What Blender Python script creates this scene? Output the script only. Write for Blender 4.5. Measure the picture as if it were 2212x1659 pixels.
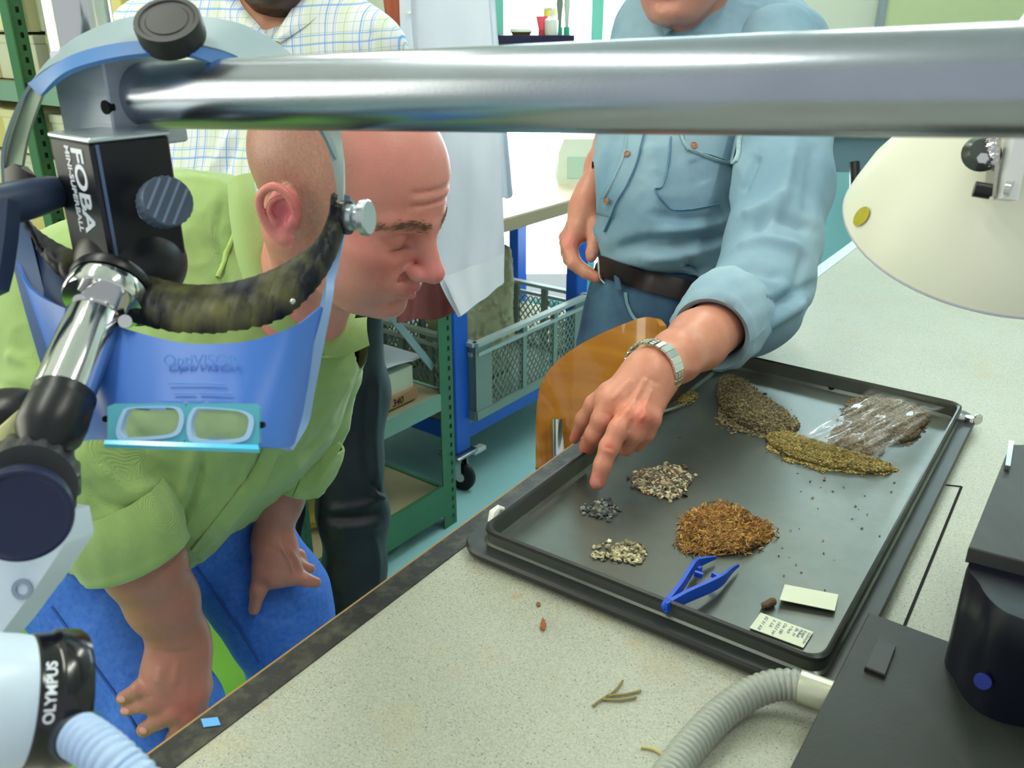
import bpy, math, random
import numpy as np
from mathutils import Vector, Matrix
from mathutils.bvhtree import BVHTree
random.seed(7); rng = np.random.default_rng(7)
PI = math.pi
SC = bpy.context.scene; COL = SC.collection
for o in list(bpy.data.objects): bpy.data.objects.remove(o)

# ---------------------------------------------------------------- camera, world, lights, exposure
H = 1.42; FP = 1880.0; TH = math.radians(22.8); CT, ST = math.cos(TH), math.sin(TH)
cd = bpy.data.cameras.new('camera'); cam = bpy.data.objects.new('camera', cd); COL.objects.link(cam)
cam.location = (0, 0, H); cam.rotation_euler = (PI/2-TH, 0, 0)
cd.sensor_width = 36; cd.lens = FP/2212*36; cd.clip_start = .02; cd.clip_end = 60
cd.dof.use_dof = True; cd.dof.focus_distance = 1.05; cd.dof.aperture_fstop = 15.0
SC.camera = cam
SC.view_settings.view_transform = 'Standard'; SC.view_settings.look = 'None'
SC.view_settings.gamma = 1; SC.view_settings.use_curve_mapping = False
SC.view_settings.exposure = 0.38
w = bpy.data.worlds.new('sky'); SC.world = w; w.use_nodes = True
bg = w.node_tree.nodes['Background']; bg.inputs[0].default_value = (.90, .97, 1, 1); bg.inputs[1].default_value = .52

def area(name, loc, rot, sx, sy, e, col):
    l = bpy.data.lights.new(name, 'AREA'); l.shape = 'RECTANGLE'; l.size = sx; l.size_y = sy; l.energy = e; l.color = col
    o = bpy.data.objects.new(name, l); COL.objects.link(o); o.location = loc; o.rotation_euler = rot; return o
# daylight coming in through the glazed door behind the men, and through the windows on the left of the room
area('window_daylight', (.55, 4.02, 1.35), (-PI/2, 0, 0), 1.3, 2.1, 60, (.80, .95, 1.0))
area('added_high_window_light', (2.2, 4.02, 2.42), (-PI/2, 0, 0), 1.7, .42, 20, (.72, .88, 1.0))  # added area light in an unseen high window, for bluish reflections on the tray
area('left_window_daylight', (-2.5, .6, 1.75), (0, -PI/2, 0), 1.3, 2.2, 26, (1.0, .97, .76))

def cpt(px, py, d):
    u = (px-1106)/FP*d; v = (829.5-py)/FP*d
    return Vector((u, CT*d+ST*v, H-ST*d+CT*v))
W = cpt
def G(px, py, z):
    r = W(px, py, 1)-Vector((0, 0, H)); return Vector((0, 0, H))+r*((z-H)/r.z)
def Gy(px, py, y):
    r = W(px, py, 1)-Vector((0, 0, H)); return Vector((0, 0, H))+r*(y/r.y)
def CD(r, u, t):   # camera-space direction (right, up, towards the viewer) in world axes
    return Vector((r, CT*(-t)+ST*u, -ST*(-t)+CT*u)).normalized()
def s2l(c):
    return tuple(((x/255)/12.92 if x/255 <= .04045 else ((x/255+.055)/1.055)**2.4) for x in c)+(1,)

# ---------------------------------------------------------------- materials
def mat(name, col, rough=.6, metal=0, noise=0, nscale=20, col2=None, bump=0, bscale=60, trans=0, ior=1.45,
        alpha=1, spec=.5, attr=None, sheen=0, coat=0, stretch=(1, 1, 1), sss=0, nd=6, rr=(.28, .72)):
    m = bpy.data.materials.new(name); m.use_nodes = True
    N = m.node_tree.nodes; L = m.node_tree.links; b = N['Principled BSDF']
    c = s2l(col); b.inputs['Base Color'].default_value = c
    b.inputs['Roughness'].default_value = rough; b.inputs['Metallic'].default_value = metal
    b.inputs['Specular IOR Level'].default_value = spec; b.inputs['IOR'].default_value = ior
    b.inputs['Transmission Weight'].default_value = trans; b.inputs['Alpha'].default_value = alpha
    b.inputs['Sheen Weight'].default_value = sheen; b.inputs['Coat Weight'].default_value = coat
    if sss:
        b.inputs['Subsurface Weight'].default_value = sss; b.inputs['Subsurface Radius'].default_value = (.8, .35, .2)
        b.inputs['Subsurface Scale'].default_value = .012
    tc = N.new('ShaderNodeTexCoord'); mp = N.new('ShaderNodeMapping'); L.new(tc.outputs['Object'], mp.inputs[0])
    mp.inputs['Scale'].default_value = stretch
    src = None
    if attr:
        a = N.new('ShaderNodeAttribute'); a.attribute_name = attr; src = a.outputs['Color']
    if noise or col2:
        n = N.new('ShaderNodeTexNoise'); n.inputs['Scale'].default_value = nscale; n.inputs['Detail'].default_value = nd
        L.new(mp.outputs[0], n.inputs['Vector'])
        rp = N.new('ShaderNodeValToRGB'); rp.color_ramp.elements[0].position = rr[0]; rp.color_ramp.elements[1].position = rr[1]
        L.new(n.outputs['Fac'], rp.inputs[0])
        mx = N.new('ShaderNodeMix'); mx.data_type = 'RGBA'
        L.new(rp.outputs[0], mx.inputs['Factor'])
        c2 = s2l(col2) if col2 else tuple(x*(1-noise) for x in c[:3])+(1,)
        if src and not col2:
            mx.blend_type = 'MULTIPLY'; L.new(src, mx.inputs['A']); mx.inputs['B'].default_value = (1-noise,)*3+(1,)
        else:
            mx.inputs['A'].default_value = c; mx.inputs['B'].default_value = c2
            if src: L.new(src, mx.inputs['A'])
        src = mx.outputs['Result']
    if src: L.new(src, b.inputs['Base Color'])
    if bump:
        n2 = N.new('ShaderNodeTexNoise'); n2.inputs['Scale'].default_value = bscale; n2.inputs['Detail'].default_value = 5
        L.new(mp.outputs[0], n2.inputs['Vector'])
        bp = N.new('ShaderNodeBump'); bp.inputs['Strength'].default_value = bump; bp.inputs['Distance'].default_value = .004
        L.new(n2.outputs['Fac'], bp.inputs['Height']); L.new(bp.outputs[0], b.inputs['Normal'])
    return m

def emis(name, col, st):
    m = bpy.data.materials.new(name); m.use_nodes = True; b = m.node_tree.nodes['Principled BSDF']
    b.inputs['Base Color'].default_value = (0, 0, 0, 1); b.inputs['Emission Color'].default_value = s2l(col); b.inputs['Emission Strength'].default_value = st
    return m

# ---------------------------------------------------------------- mesh building
OFF = {}
def tagit(o, label=None, cat=None, group=None, kind=None):
    if label: o['label'] = label
    if cat: o['category'] = cat
    if group: o['group'] = group
    if kind: o['kind'] = kind
    return o
def empty(name, loc, label=None, cat=None, group=None):
    o = bpy.data.objects.new(name, None); COL.objects.link(o); o.location = loc; o.empty_display_size = .05
    OFF[o] = Vector(loc); return tagit(o, label, cat, group)
def link(name, V, F, m, parent=None, smooth=True, cols=None, auto=None, mi=None):
    V = np.asarray(V, dtype=float).reshape(-1, 3)
    if parent is None:
        lo, hi = V.min(0), V.max(0); base = np.array([(lo[0]+hi[0])/2, (lo[1]+hi[1])/2, lo[2]])
    else: base = np.array(OFF[parent])
    me = bpy.data.meshes.new(name); me.from_pydata((V-base).tolist(), [], [list(map(int, f)) for f in F] if not isinstance(F, np.ndarray) else F.tolist())
    for x in (m if isinstance(m, (list, tuple)) else [m]): me.materials.append(x)
    if mi is not None: me.polygons.foreach_set('material_index', mi)
    me.update()
    if smooth:
        me.polygons.foreach_set('use_smooth', [True]*len(me.polygons))
        if auto is None: auto = 35
        try: me.set_sharp_from_angle(angle=math.radians(auto))
        except Exception: pass
    if cols is not None:
        a = me.color_attributes.new('Col', 'FLOAT_COLOR', 'POINT')
        a.data.foreach_set('color', np.asarray(cols, dtype=np.float32).ravel())
    o = bpy.data.objects.new(name, me); COL.objects.link(o)
    if parent is None: o.location = base
    else: o.parent = parent
    OFF[o] = Vector(base); return o
def basis(d, up=(0, 0, 1)):
    d = Vector(d).normalized(); u = Vector(up)
    if abs(d.dot(u.normalized())) > .98: u = Vector((0, 1, 0))
    x = u.cross(d).normalized(); y = d.cross(x).normalized(); return x, y, d
class MB:
    def __init__(s): s.V = []; s.F = []
    def add(s, V, F):
        n = len(s.V); s.V += [tuple(v) for v in V]; s.F += [tuple(i+n for i in f) for f in F]; return s
    def obox(s, c, ax, ay, az, sx, sy, sz, b=0):   # oriented, optional chamfer
        c = Vector(c); ax, ay, az = Vector(ax).normalized(), Vector(ay).normalized(), Vector(az).normalized()
        if not b:
            P = [c+ax*(i*sx/2)+ay*(j*sy/2)+az*(k*sz/2) for k in (-1, 1) for i, j in ((-1, -1), (1, -1), (1, 1), (-1, 1))]
            return s.add(P, [(3, 2, 1, 0), (4, 5, 6, 7), (0, 1, 5, 4), (1, 2, 6, 5), (2, 3, 7, 6), (3, 0, 4, 7)])
        def ring(z, ins):
            hx, hy = sx/2-ins, sy/2-ins; q = b
            pts = [(-hx+q, -hy), (hx-q, -hy), (hx, -hy+q), (hx, hy-q), (hx-q, hy), (-hx+q, hy), (-hx, hy-q), (-hx, -hy+q)]
            return [c+ax*x+ay*y+az*z for x, y in pts]
        R = ring(-sz/2, b)+ring(-sz/2+b, 0)+ring(sz/2-b, 0)+ring(sz/2, b)
        F = [tuple(range(7, -1, -1)), tuple(range(24, 32))]
        for k in range(3):
            for i in range(8): j = (i+1) % 8; F.append((k*8+i, k*8+j, k*8+8+j, k*8+8+i))
        return s.add(R, F)
    def box(s, lo, hi, b=0):
        lo, hi = Vector(lo), Vector(hi); d = hi-lo
        return s.obox((lo+hi)/2, (1, 0, 0), (0, 1, 0), (0, 0, 1), d.x, d.y, d.z, b)
    def beam(s, a, b_, wx, wy, up=(0, 0, 1), b=0):
        a, b_ = Vector(a), Vector(b_); x, y, d = basis(b_-a, up)
        return s.obox((a+b_)/2, x, y, d, wx, wy, (b_-a).length, b)
    def tube(s, pts, r, n=16, cap=True, closed=False):
        pts = [Vector(p) for p in pts]; m = len(pts); rs = r if hasattr(r, '__len__') else [r]*m
        V = []; F = []; px = None
        for i in range(m):
            if closed: t = pts[(i+1) % m]-pts[i-1]
            else: t = pts[min(i+1, m-1)]-pts[max(i-1, 0)]
            t.normalize()
            if px is None: px, py, _ = basis(t)
            else:
                px = (px-t*px.dot(t)).normalized()
            py = t.cross(px)
            for k in range(n):
                a = 2*PI*k/n; V.append(pts[i]+px*math.cos(a)*rs[i]+py*math.sin(a)*rs[i])
        for i in range(m if closed else m-1):
            i2 = (i+1) % m
            for k in range(n): k2 = (k+1) % n; F.append((i*n+k, i*n+k2, i2*n+k2, i2*n+k))
        if cap and not closed: F += [tuple(range(n-1, -1, -1)), tuple((m-1)*n+k for k in range(n))]
        return s.add(V, F)
    def cyl(s, a, b_, r, n=24, r2=None): return s.tube([a, b_], [r, r if r2 is None else r2], n)
    def lathe(s, prof, o, ax, n=40, a0=0, a1=2*PI, up=(0, 0, 1), rmod=None):
        o = Vector(o); x, y, d = basis(ax, up); full = abs(a1-a0-2*PI) < 1e-6; nn = n if full else n+1
        V = []; F = []
        for i, (r, h) in enumerate(prof):
            for k in range(nn):
                a = a0+(a1-a0)*k/n; rr = r*(rmod(i, k) if rmod else 1)
                V.append(o+d*h+x*math.cos(a)*rr+y*math.sin(a)*rr)
        for i in range(len(prof)-1):
            for k in range(n):
                k2 = (k+1) % nn; F.append((i*nn+k, i*nn+k2, (i+1)*nn+k2, (i+1)*nn+k))
        return s.add(V, F)
    def prism(s, poly, off):   # poly: 3D points, extruded by the vector off
        P = [Vector(p) for p in poly]; n = len(P); off = Vector(off)
        V = P+[p+off for p in P]; F = [tuple(range(n-1, -1, -1)), tuple(range(n, 2*n))]
        for i in range(n): j = (i+1) % n; F.append((i, j, n+j, n+i))
        return s.add(V, F)
    def grid(s, rows, thick=None):   # rows: list of lists of points -> sheet, thickened along its normals
        R = [[Vector(p) for p in r] for r in rows]; a, b = len(R), len(R[0])
        def nrm(i, j):
            du = R[min(i+1, a-1)][j]-R[max(i-1, 0)][j]; dv = R[i][min(j+1, b-1)]-R[i][max(j-1, 0)]
            c = du.cross(dv); return c.normalized() if c.length > 1e-12 else Vector((0, 0, 1))
        V = [R[i][j] for i in range(a) for j in range(b)]; F = []
        for i in range(a-1):
            for j in range(b-1): F.append((i*b+j, i*b+j+1, (i+1)*b+j+1, (i+1)*b+j))
        if thick:
            n = a*b; V += [R[i][j]-nrm(i, j)*thick for i in range(a) for j in range(b)]
            F += [tuple(n+q for q in reversed(f)) for f in F[:]]
            e = [(i*b) for i in range(a)]; e2 = [i*b+b-1 for i in range(a)]
            f_ = list(range(b)); g = [(a-1)*b+j for j in range(b)]
            for L_, rv in ((e, 1), (e2, 0), (f_, 0), (g, 1)):
                for p, q in zip(L_[:-1], L_[1:]):
                    F.append((p, q, q+n, p+n) if rv else (q, p, p+n, q+n))
        return s.add(V, F)
    def ball(s, c, rx, ry=None, rz=None, n=16, m=10, R=None):
        ry = ry or rx; rz = rz or rx; c = Vector(c); V = []; F = []
        for i in range(m+1):
            th = PI*i/m
            for k in range(n):
                a = 2*PI*k/n; p = Vector((rx*math.sin(th)*math.cos(a), ry*math.sin(th)*math.sin(a), rz*math.cos(th)))
                V.append(c+(R@p if R else p))
        for i in range(m):
            for k in range(n): k2 = (k+1) % n; F.append((i*n+k, (i+1)*n+k, (i+1)*n+k2, i*n+k2))
        return s.add(V, F)
    def build(s, name, m, parent=None, smooth=True, label=None, cat=None, group=None, kind=None, auto=None):
        o = link(name, s.V, s.F, m, parent, smooth, auto=auto); return tagit(o, label, cat, group, kind)
def spline(P, n=8, closed=False):
    P = [tuple(p) for p in P]; m = len(P); out = []; A = [np.array(p, float) for p in P]
    seg = m if closed else m-1
    for i in range(seg):
        if closed: p0, p1, p2, p3 = A[i-1], A[i], A[(i+1) % m], A[(i+2) % m]
        else: p0, p1, p2, p3 = A[max(i-1, 0)], A[i], A[i+1], A[min(i+2, m-1)]
        for k in range(n):
            t = k/n; out.append(.5*((2*p1)+(-p0+p2)*t+(2*p0-5*p1+4*p2-p3)*t*t+(-p0+3*p1-3*p2+p3)*t**3))
    if not closed: out.append(A[-1])
    return out
def splW(P, n=8): return [W(*q[:3]) for q in spline(P, n)]
def text(s, name, body, size, origin, xd, yd, m, parent, depth=.0004, bold=False, align='LEFT', shear=0, sx=1):
    c = bpy.data.curves.new(name, 'FONT'); c.body = body; c.size = size; c.extrude = depth; c.align_x = align; c.shear = shear
    if bold: c.offset = size*.018
    t = bpy.data.objects.new(name, c); COL.objects.link(t)
    dg = bpy.context.evaluated_depsgraph_get(); me = bpy.data.meshes.new_from_object(t.evaluated_get(dg))
    bpy.data.objects.remove(t)
    xd, yd = Vector(xd).normalized(), Vector(yd); yd = (yd-xd*yd.dot(xd)).normalized(); zd = xd.cross(yd)
    V = [Vector(origin)+xd*v.co.x*sx+yd*v.co.y+zd*v.co.z for v in me.vertices]
    if callable(s): V = [s(v) for v in V]
    F = [tuple(p.vertices) for p in me.polygons]
    return link(name, [tuple(v) for v in V], F, m, parent, smooth=False)

# ---------------------------------------------------------------- implicit surfaces (continuous bodies and clothes)
def vnoise(P, s, seed=0):
    P = np.asarray(P)*s; i = np.floor(P).astype(np.int64); f = P-i; f = f*f*(3-2*f); out = 0
    for dx in (0, 1):
        for dy in (0, 1):
            for dz in (0, 1):
                h = (i[..., 0]+dx)*374761393+(i[..., 1]+dy)*668265263+(i[..., 2]+dz)*2147483647+seed*974634777
                h = (h ^ (h >> 13))*1274126177; h = (h ^ (h >> 16)) & 0xffff
                wgt = (f[..., 0] if dx else 1-f[..., 0])*(f[..., 1] if dy else 1-f[..., 1])*(f[..., 2] if dz else 1-f[..., 2])
                out = out+wgt*(h/65535.0)
    return out*2-1
class SDF:
    def __init__(s): s.pr = []
    def cone(s, a, b, ra, rb=None, k=.01, sub=False, sq=None):
        s.pr.append(('c', np.array(a, float), np.array(b, float), ra, ra if rb is None else rb, k, sub)); return s
    def chain(s, pts, k=.01, sub=False):
        for (p, r), (q, r2) in zip(pts[:-1], pts[1:]): s.cone(p, q, r, r2, k, sub)
        return s
    def pchain(s, L, k=.01, sub=False, f=1):   # (px, py, depth, radius px)
        return s.chain([(W(x, y, d), r*d/FP*f) for x, y, d, r in L], k, sub)
    def ell(s, c, r, R=None, k=.01, sub=False):
        R = np.eye(3) if R is None else np.array(R, float)   # columns = axes
        s.pr.append(('e', np.array(c, float), np.array(r, float), R, None, k, sub)); return s
    def cut(s, p, n): s.pr.append(('p', np.array(p, float), np.array(n, float)/np.linalg.norm(n), 0, 0, 0, False)); return s
    def bounds(s):
        lo = np.full(3, 1e9); hi = -lo
        for t in s.pr:
            if t[6] or t[0] == 'p': continue
            if t[0] == 'c':
                r = max(t[3], t[4]); L_ = np.minimum(t[1], t[2])-r; U = np.maximum(t[1], t[2])+r
            else: e = np.sqrt(((t[3]*t[2])**2).sum(1)); L_ = t[1]-e; U = t[1]+e
            lo = np.minimum(lo, L_); hi = np.maximum(hi, U)
        return lo, hi
    def mesh(s, h, lo=None, hi=None, smooth=1):
        a, b = s.bounds(); lo = a-3*h if lo is None else np.array(lo); hi = b+3*h if hi is None else np.array(hi)
        n = np.ceil((hi-lo)/h).astype(int)+1; BIG = .03
        X = [lo[i]+h*np.arange(n[i]) for i in range(3)]; D = np.full(n, BIG, dtype=np.float32)
        for t in s.pr:
            k = t[5]; m = k+.008
            if t[0] == 'p':
                d = (X[0][:, None, None]-t[1][0])*t[2][0]+(X[1][None, :, None]-t[1][1])*t[2][1]+(X[2][None, None, :]-t[1][2])*t[2][2]
                D = np.maximum(D, d.astype(np.float32)); continue
            if t[0] == 'c':
                r = max(t[3], t[4])+m; L_ = np.minimum(t[1], t[2])-r; U = np.maximum(t[1], t[2])+r
            else: e = np.sqrt(((t[3]*t[2])**2).sum(1))+m; L_ = t[1]-e; U = t[1]+e
            i0 = np.clip(np.floor((L_-lo)/h).astype(int), 0, n); i1 = np.clip(np.ceil((U-lo)/h).astype(int)+1, 0, n)
            if (i1 <= i0).any(): continue
            sl = tuple(slice(i0[q], i1[q]) for q in range(3))
            x = X[0][sl[0]][:, None, None]; y = X[1][sl[1]][None, :, None]; z = X[2][sl[2]][None, None, :]
            if t[0] == 'c':
                A, B = t[1], t[2]; ab = B-A; L2 = max((ab**2).sum(), 1e-12)
                u = np.clip(((x-A[0])*ab[0]+(y-A[1])*ab[1]+(z-A[2])*ab[2])/L2, 0, 1)
                d = np.sqrt((x-A[0]-u*ab[0])**2+(y-A[1]-u*ab[1])**2+(z-A[2]-u*ab[2])**2)-(t[3]+(t[4]-t[3])*u)
            else:
                R = t[3]; c = t[1]; q = [((x-c[0])*R[0, j]+(y-c[1])*R[1, j]+(z-c[2])*R[2, j])/t[2][j] for j in range(3)]
                k0 = np.sqrt(q[0]**2+q[1]**2+q[2]**2); k1 = np.sqrt(sum((q[j]/t[2][j])**2 for j in range(3)))+1e-9
                d = k0*(k0-1)/k1
            d = d.astype(np.float32); g = D[sl]
            if t[6]:
                d = -d; hh = np.maximum(k-np.abs(g-d), 0)/max(k, 1e-9); D[sl] = np.maximum(g, d)+hh*hh*k/4
            else:
                hh = np.maximum(k-np.abs(g-d), 0)/max(k, 1e-9); D[sl] = np.minimum(g, d)-hh*hh*k/4
        return nets(D, lo, h, smooth)
def nets(D, lo, h, smooth=1):
    I = D < 0; nx, ny, nz = D.shape
    cnt = np.zeros((nx-1, ny-1, nz-1), np.int16); acc = np.zeros((nx-1, ny-1, nz-1, 3), np.float32)
    c = [(i, j, k) for i in (0, 1) for j in (0, 1) for k in (0, 1)]
    S = lambda A, o: A[o[0]:o[0]+nx-1, o[1]:o[1]+ny-1, o[2]:o[2]+nz-1]
    for p in c:
        for ax in range(3):
            if p[ax]: continue
            q = list(p); q[ax] = 1; a, b = S(D, p), S(D, q); x = S(I, p) != S(I, q)
            idx = np.nonzero(x); t = a[idx]/(a[idx]-b[idx]); cnt[idx] += 1
            for m in range(3): acc[idx+(np.full(len(t), m),)] += (t if m == ax else p[m])
    act = np.nonzero(cnt); N = len(act[0])
    V = acc[act]/cnt[act][:, None]+np.stack(act, 1); V = V*h+lo
    idm = np.full(cnt.shape, -1, np.int64); idm[act] = np.arange(N); F = []
    for ax in range(3):
        u, v = (ax+1) % 3, (ax+2) % 3
        sa = [slice(1, -1)]*3; sb = [slice(1, -1)]*3; sa[ax] = slice(0, D.shape[ax]-1); sb[ax] = slice(1, D.shape[ax])
        A, B = I[tuple(sa)], I[tuple(sb)]; idx = np.nonzero(A != B); base = [idx[0]+1, idx[1]+1, idx[2]+1]; base[ax] = idx[ax]
        def cell(du, dv):
            q = [base[0].copy(), base[1].copy(), base[2].copy()]; q[u] = q[u]-du; q[v] = q[v]-dv; return idm[tuple(q)]
        quad = np.stack([cell(1, 1), cell(0, 1), cell(0, 0), cell(1, 0)], 1); fl = ~A[idx]
        quad[fl] = quad[fl][:, ::-1]; F.append(quad)
    F = np.concatenate(F)
    F = F[(F >= 0).all(1)]
    for _ in range(smooth):
        s_ = np.zeros_like(V); n_ = np.zeros(N)
        for a in range(4):
            for b in ((a+1) % 4, (a+3) % 4):
                for m in range(3): s_[:, m] += np.bincount(F[:, a], V[F[:, b], m], N)
                n_ += np.bincount(F[:, a], minlength=N)
        V = V*.5+.5*s_/np.maximum(n_, 1)[:, None]
    return V, F
def vnormals(V, F):
    n = np.cross(V[F[:, 2]]-V[F[:, 0]], V[F[:, 3]]-V[F[:, 1]]); o = np.zeros_like(V)
    for a in range(4):
        for m in range(3): o[:, m] += np.bincount(F[:, a], n[:, m], len(V))
    return o/(np.linalg.norm(o, axis=1)[:, None]+1e-12)
def toPix(V):
    V = np.asarray(V); y = V[:, 1]; z = V[:, 2]-H; d = CT*y-ST*z; v = ST*y+CT*z
    return np.stack([1106+FP*V[:, 0]/d, 829.5-FP*v/d, d], 1)
def folds(V, F, strokes, world=None):
    """sculpt creases: every stroke is a polyline seen from the front of the garment, with width (px) and height (m)"""
    n = vnormals(V, F); P = toPix(V); c = np.array([0, 0, H]); vd = V-c; vd /= np.linalg.norm(vd, axis=1)[:, None]
    fc = np.clip(-(n*vd).sum(1)*2.0, 0, 1); disp = np.zeros(len(V))
    for pts, wd, amp in strokes:
        pts = spline(pts, 5); best = np.full(len(V), 1e9); L_ = len(pts)-1; tt = np.zeros(len(V))
        for i in range(L_):
            a, b = pts[i], pts[i+1]; ab = b-a; u = np.clip(((P[:, :2]-a)@ab)/max((ab@ab), 1e-9), 0, 1)
            d = np.linalg.norm(P[:, :2]-a-u[:, None]*ab, axis=1); k = d < best; best[k] = d[k]; tt[k] = (i+u[k])/L_
        taper = np.clip(np.minimum(tt, 1-tt)*5, .25, 1)
        disp += amp*np.exp(-(best/wd)**2)*taper*fc
    return V+n*disp[:, None]
def rough(V, F, amp, sc, seed=0, stretch=(1, 1, 1)):
    n = vnormals(V, F); P = V*np.array(stretch)
    r = vnoise(P+.3*np.stack([vnoise(P, sc*.7, seed+5)]*3, 1)/sc, sc, seed)+.5*vnoise(P, sc*2.1, seed+1)
    r = 1-2*np.abs(r); return V+n*(amp*r)[:, None]
def surf(o):
    me = o.data; V = [v.co+OFF[o] for v in me.vertices]; return BVHTree.FromPolygons(V, [tuple(p.vertices) for p in me.polygons])
def hit(bvh, px, py, lift=.001):
    o = Vector((0, 0, H)); d = (W(px, py, 1)-o).normalized(); l, n, _, _ = bvh.ray_cast(o, d)
    if l is None: return None
    if n.dot(d) > 0: n = -n
    return l+n*lift, n
def onstrip(bvh, pts, wd, th, name, m, parent, n=6, lift=.0006, closed=False):
    """a raised seam or band laid on a garment, following its surface"""
    S = spline(pts, n); L_ = []; 
    for i, p in enumerate(S):
        t = S[min(i+1, len(S)-1)]-S[max(i-1, 0)]; t = t/np.linalg.norm(t); q = np.array([-t[1], t[0]])*wd/2
        a, b = hit(bvh, *(p+q), lift), hit(bvh, *(p-q), lift)
        if a and b: L_.append((a, b))
    if len(L_) < 2: return None
    rows = [[a[0], (a[0]+b[0])/2+(a[1]+b[1])*th*.35, b[0]] for a, b in L_]
    mb = MB(); mb.grid(rows); f = [[p+L_[i][0][1]*th for p in r] for i, r in enumerate(rows)]
    mb = MB(); mb.grid(f, None)
    # close the sides down to the cloth
    k = len(f); nb = 3; base = [v for r in rows for v in r]; mb.V += [tuple(v) for v in base]; o = k*nb
    for i in range(k-1):
        mb.F.append((i*nb, (i+1)*nb, o+(i+1)*nb, o+i*nb)); mb.F.append(((i+1)*nb+2, i*nb+2, o+i*nb+2, o+(i+1)*nb+2))
    return mb.build(name, m, parent, auto=60)
# ================================================================ the setting
M = {}
M['wall'] = mat('wall_paint', (218, 224, 208), .8, noise=.05, nscale=3)
M['floor'] = mat('floor_vinyl', (168, 220, 226), .32, noise=.10, nscale=2.5, bump=.05)
M['mat'] = mat('green_rubber_mat', (96, 160, 62), .75)
M['ceil'] = mat('ceiling_paint', (225, 228, 222), .9)
M['white'] = mat('white_plastic', (225, 228, 222), .35)
M['alu'] = mat('window_aluminium', (120, 205, 190), .4)
M['glass'] = mat('window_glass', (245, 255, 252), .02, trans=1, ior=1.01)
M['blk'] = mat('black_plastic', (16, 18, 24), .35)
M['chrome'] = mat('chrome', (215, 215, 215), .12, 1)
M['steel'] = mat('brushed_steel', (168, 172, 172), .36, 1, noise=.25, nscale=14, stretch=(.5, 6, 6), bump=.05)
M['dark'] = mat('dark_recess', (10, 12, 12), .9)
M['lamp'] = emis('tube_light', (250, 255, 205), 6)
def plane(name, a, b, m, kind='structure'):
    o = MB().box(a, b).build(name, m, smooth=False); o['kind'] = kind; return o
plane('floor', (-2.7, -1.0, -.05), (3.2, 4.1, 0), M['floor'])
plane('ceiling', (-2.7, -1.0, 2.8), (3.2, 4.1, 2.85), M['ceil'])
plane('wall_right', (3.2, -1.0, 0), (3.3, 4.1, 2.8), M['wall'])
wl = MB(); wl.box((-2.7, -1, 0), (-2.6, 4.1, .9)); wl.box((-2.7, -1, 2.5), (-2.6, 4.1, 2.8)); wl.box((-2.7, 1.7, .9), (-2.6, 4.1, 2.5)); wl.box((-2.7, -1, .9), (-2.6, -.6, 2.5))
o = wl.build('wall_left', M['wall'], smooth=False); o['kind'] = 'structure'
wb = MB(); X0, X1 = -.08, 1.16
wb.box((-2.7, 4.0, 0), (X0, 4.1, 2.8)); wb.box((X1, 4.0, 0), (1.34, 4.1, 2.8)); wb.box((1.34, 4.0, 0), (3.06, 4.1, 2.2)); wb.box((1.34, 4.0, 2.64), (3.06, 4.1, 2.8)); wb.box((3.06, 4.0, 0), (3.2, 4.1, 2.8)); wb.box((X0, 4.0, 2.45), (X1, 4.1, 2.8)); wb.box((X0, 4.0, 0), (X1, 4.1, .12))
o = wb.build('wall_back', M['wall'], smooth=False); o['kind'] = 'structure'
wi = empty('window_1', (.54, 4.0, .12)); wi['kind'] = 'structure'
fr = MB()
for x in (X0+.02, .36, X1-.02): fr.box((x-.025, 3.97, .12), (x+.025, 4.03, 2.45))
fr.box((X0, 3.97, .12), (X1, 4.03, .17)); fr.box((X0, 3.97, 2.4), (X1, 4.03, 2.45)); fr.build('window_frame', M['alu'], wi, smooth=False)
MB().box((X0, 3.995, .15), (.36, 4.0, 2.42)).build('pane', M['glass'], wi, smooth=False)
MB().box((.36, 3.995, .15), (X1, 4.0, 2.42)).build('pane', M['glass'], wi, smooth=False)
o = MB().box((X1+.02, 3.975, 0), (3.19, 4.0, 1.3)).build('trim_1', mat('cyan_wainscot', (186, 236, 236), .6), smooth=False); o['kind'] = 'structure'
w2 = empty('added_high_window', (2.2, 4.0, 2.2)); w2['kind'] = 'structure'  # unseen high window, added to give the tray something bluish to reflect
f2 = MB(); f2.box((1.34, 3.97, 2.2), (3.06, 4.03, 2.23)); f2.box((1.34, 3.97, 2.61), (3.06, 4.03, 2.64)); f2.box((2.18, 3.97, 2.2), (2.22, 4.03, 2.64)); f2.build('window_frame', M['alu'], w2, smooth=False)
MB().box((1.34, 3.995, 2.2), (3.06, 4.0, 2.64)).build('pane', M['glass'], w2, smooth=False)
o = MB().box((-2.6, 3.97, 0), (X0-.03, 4.0, .08)).build('baseboard_back', M['white'], smooth=False); o['kind'] = 'structure'
# ceiling luminaires: real tube fittings, one light in each
for i, (x, y) in enumerate(((-.75, .55), (.85, .55), (-.75, 2.3), (.85, 2.3))):
    t = empty('ceiling_light', (x, y, 2.8), ['ceiling tube fitting above the magnifier stand', 'ceiling tube fitting above the desk lamp',
        'ceiling tube fitting above the green rack', 'ceiling tube fitting above the wheeled table'][i], 'lamp', 'ceiling lights')
    MB().box((x-.1, y-.62, 2.73), (x+.1, y+.62, 2.8), .01).build('housing', M['white'], t)
    MB().cyl((x, y-.58, 2.70), (x, y+.58, 2.70), .02).build('tube', M['lamp'], t)
    area('tube_light', (x, y, 2.67), (0, 0, 0), .10, 1.2, 9.5, (1.0, 1.0, .93))

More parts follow.
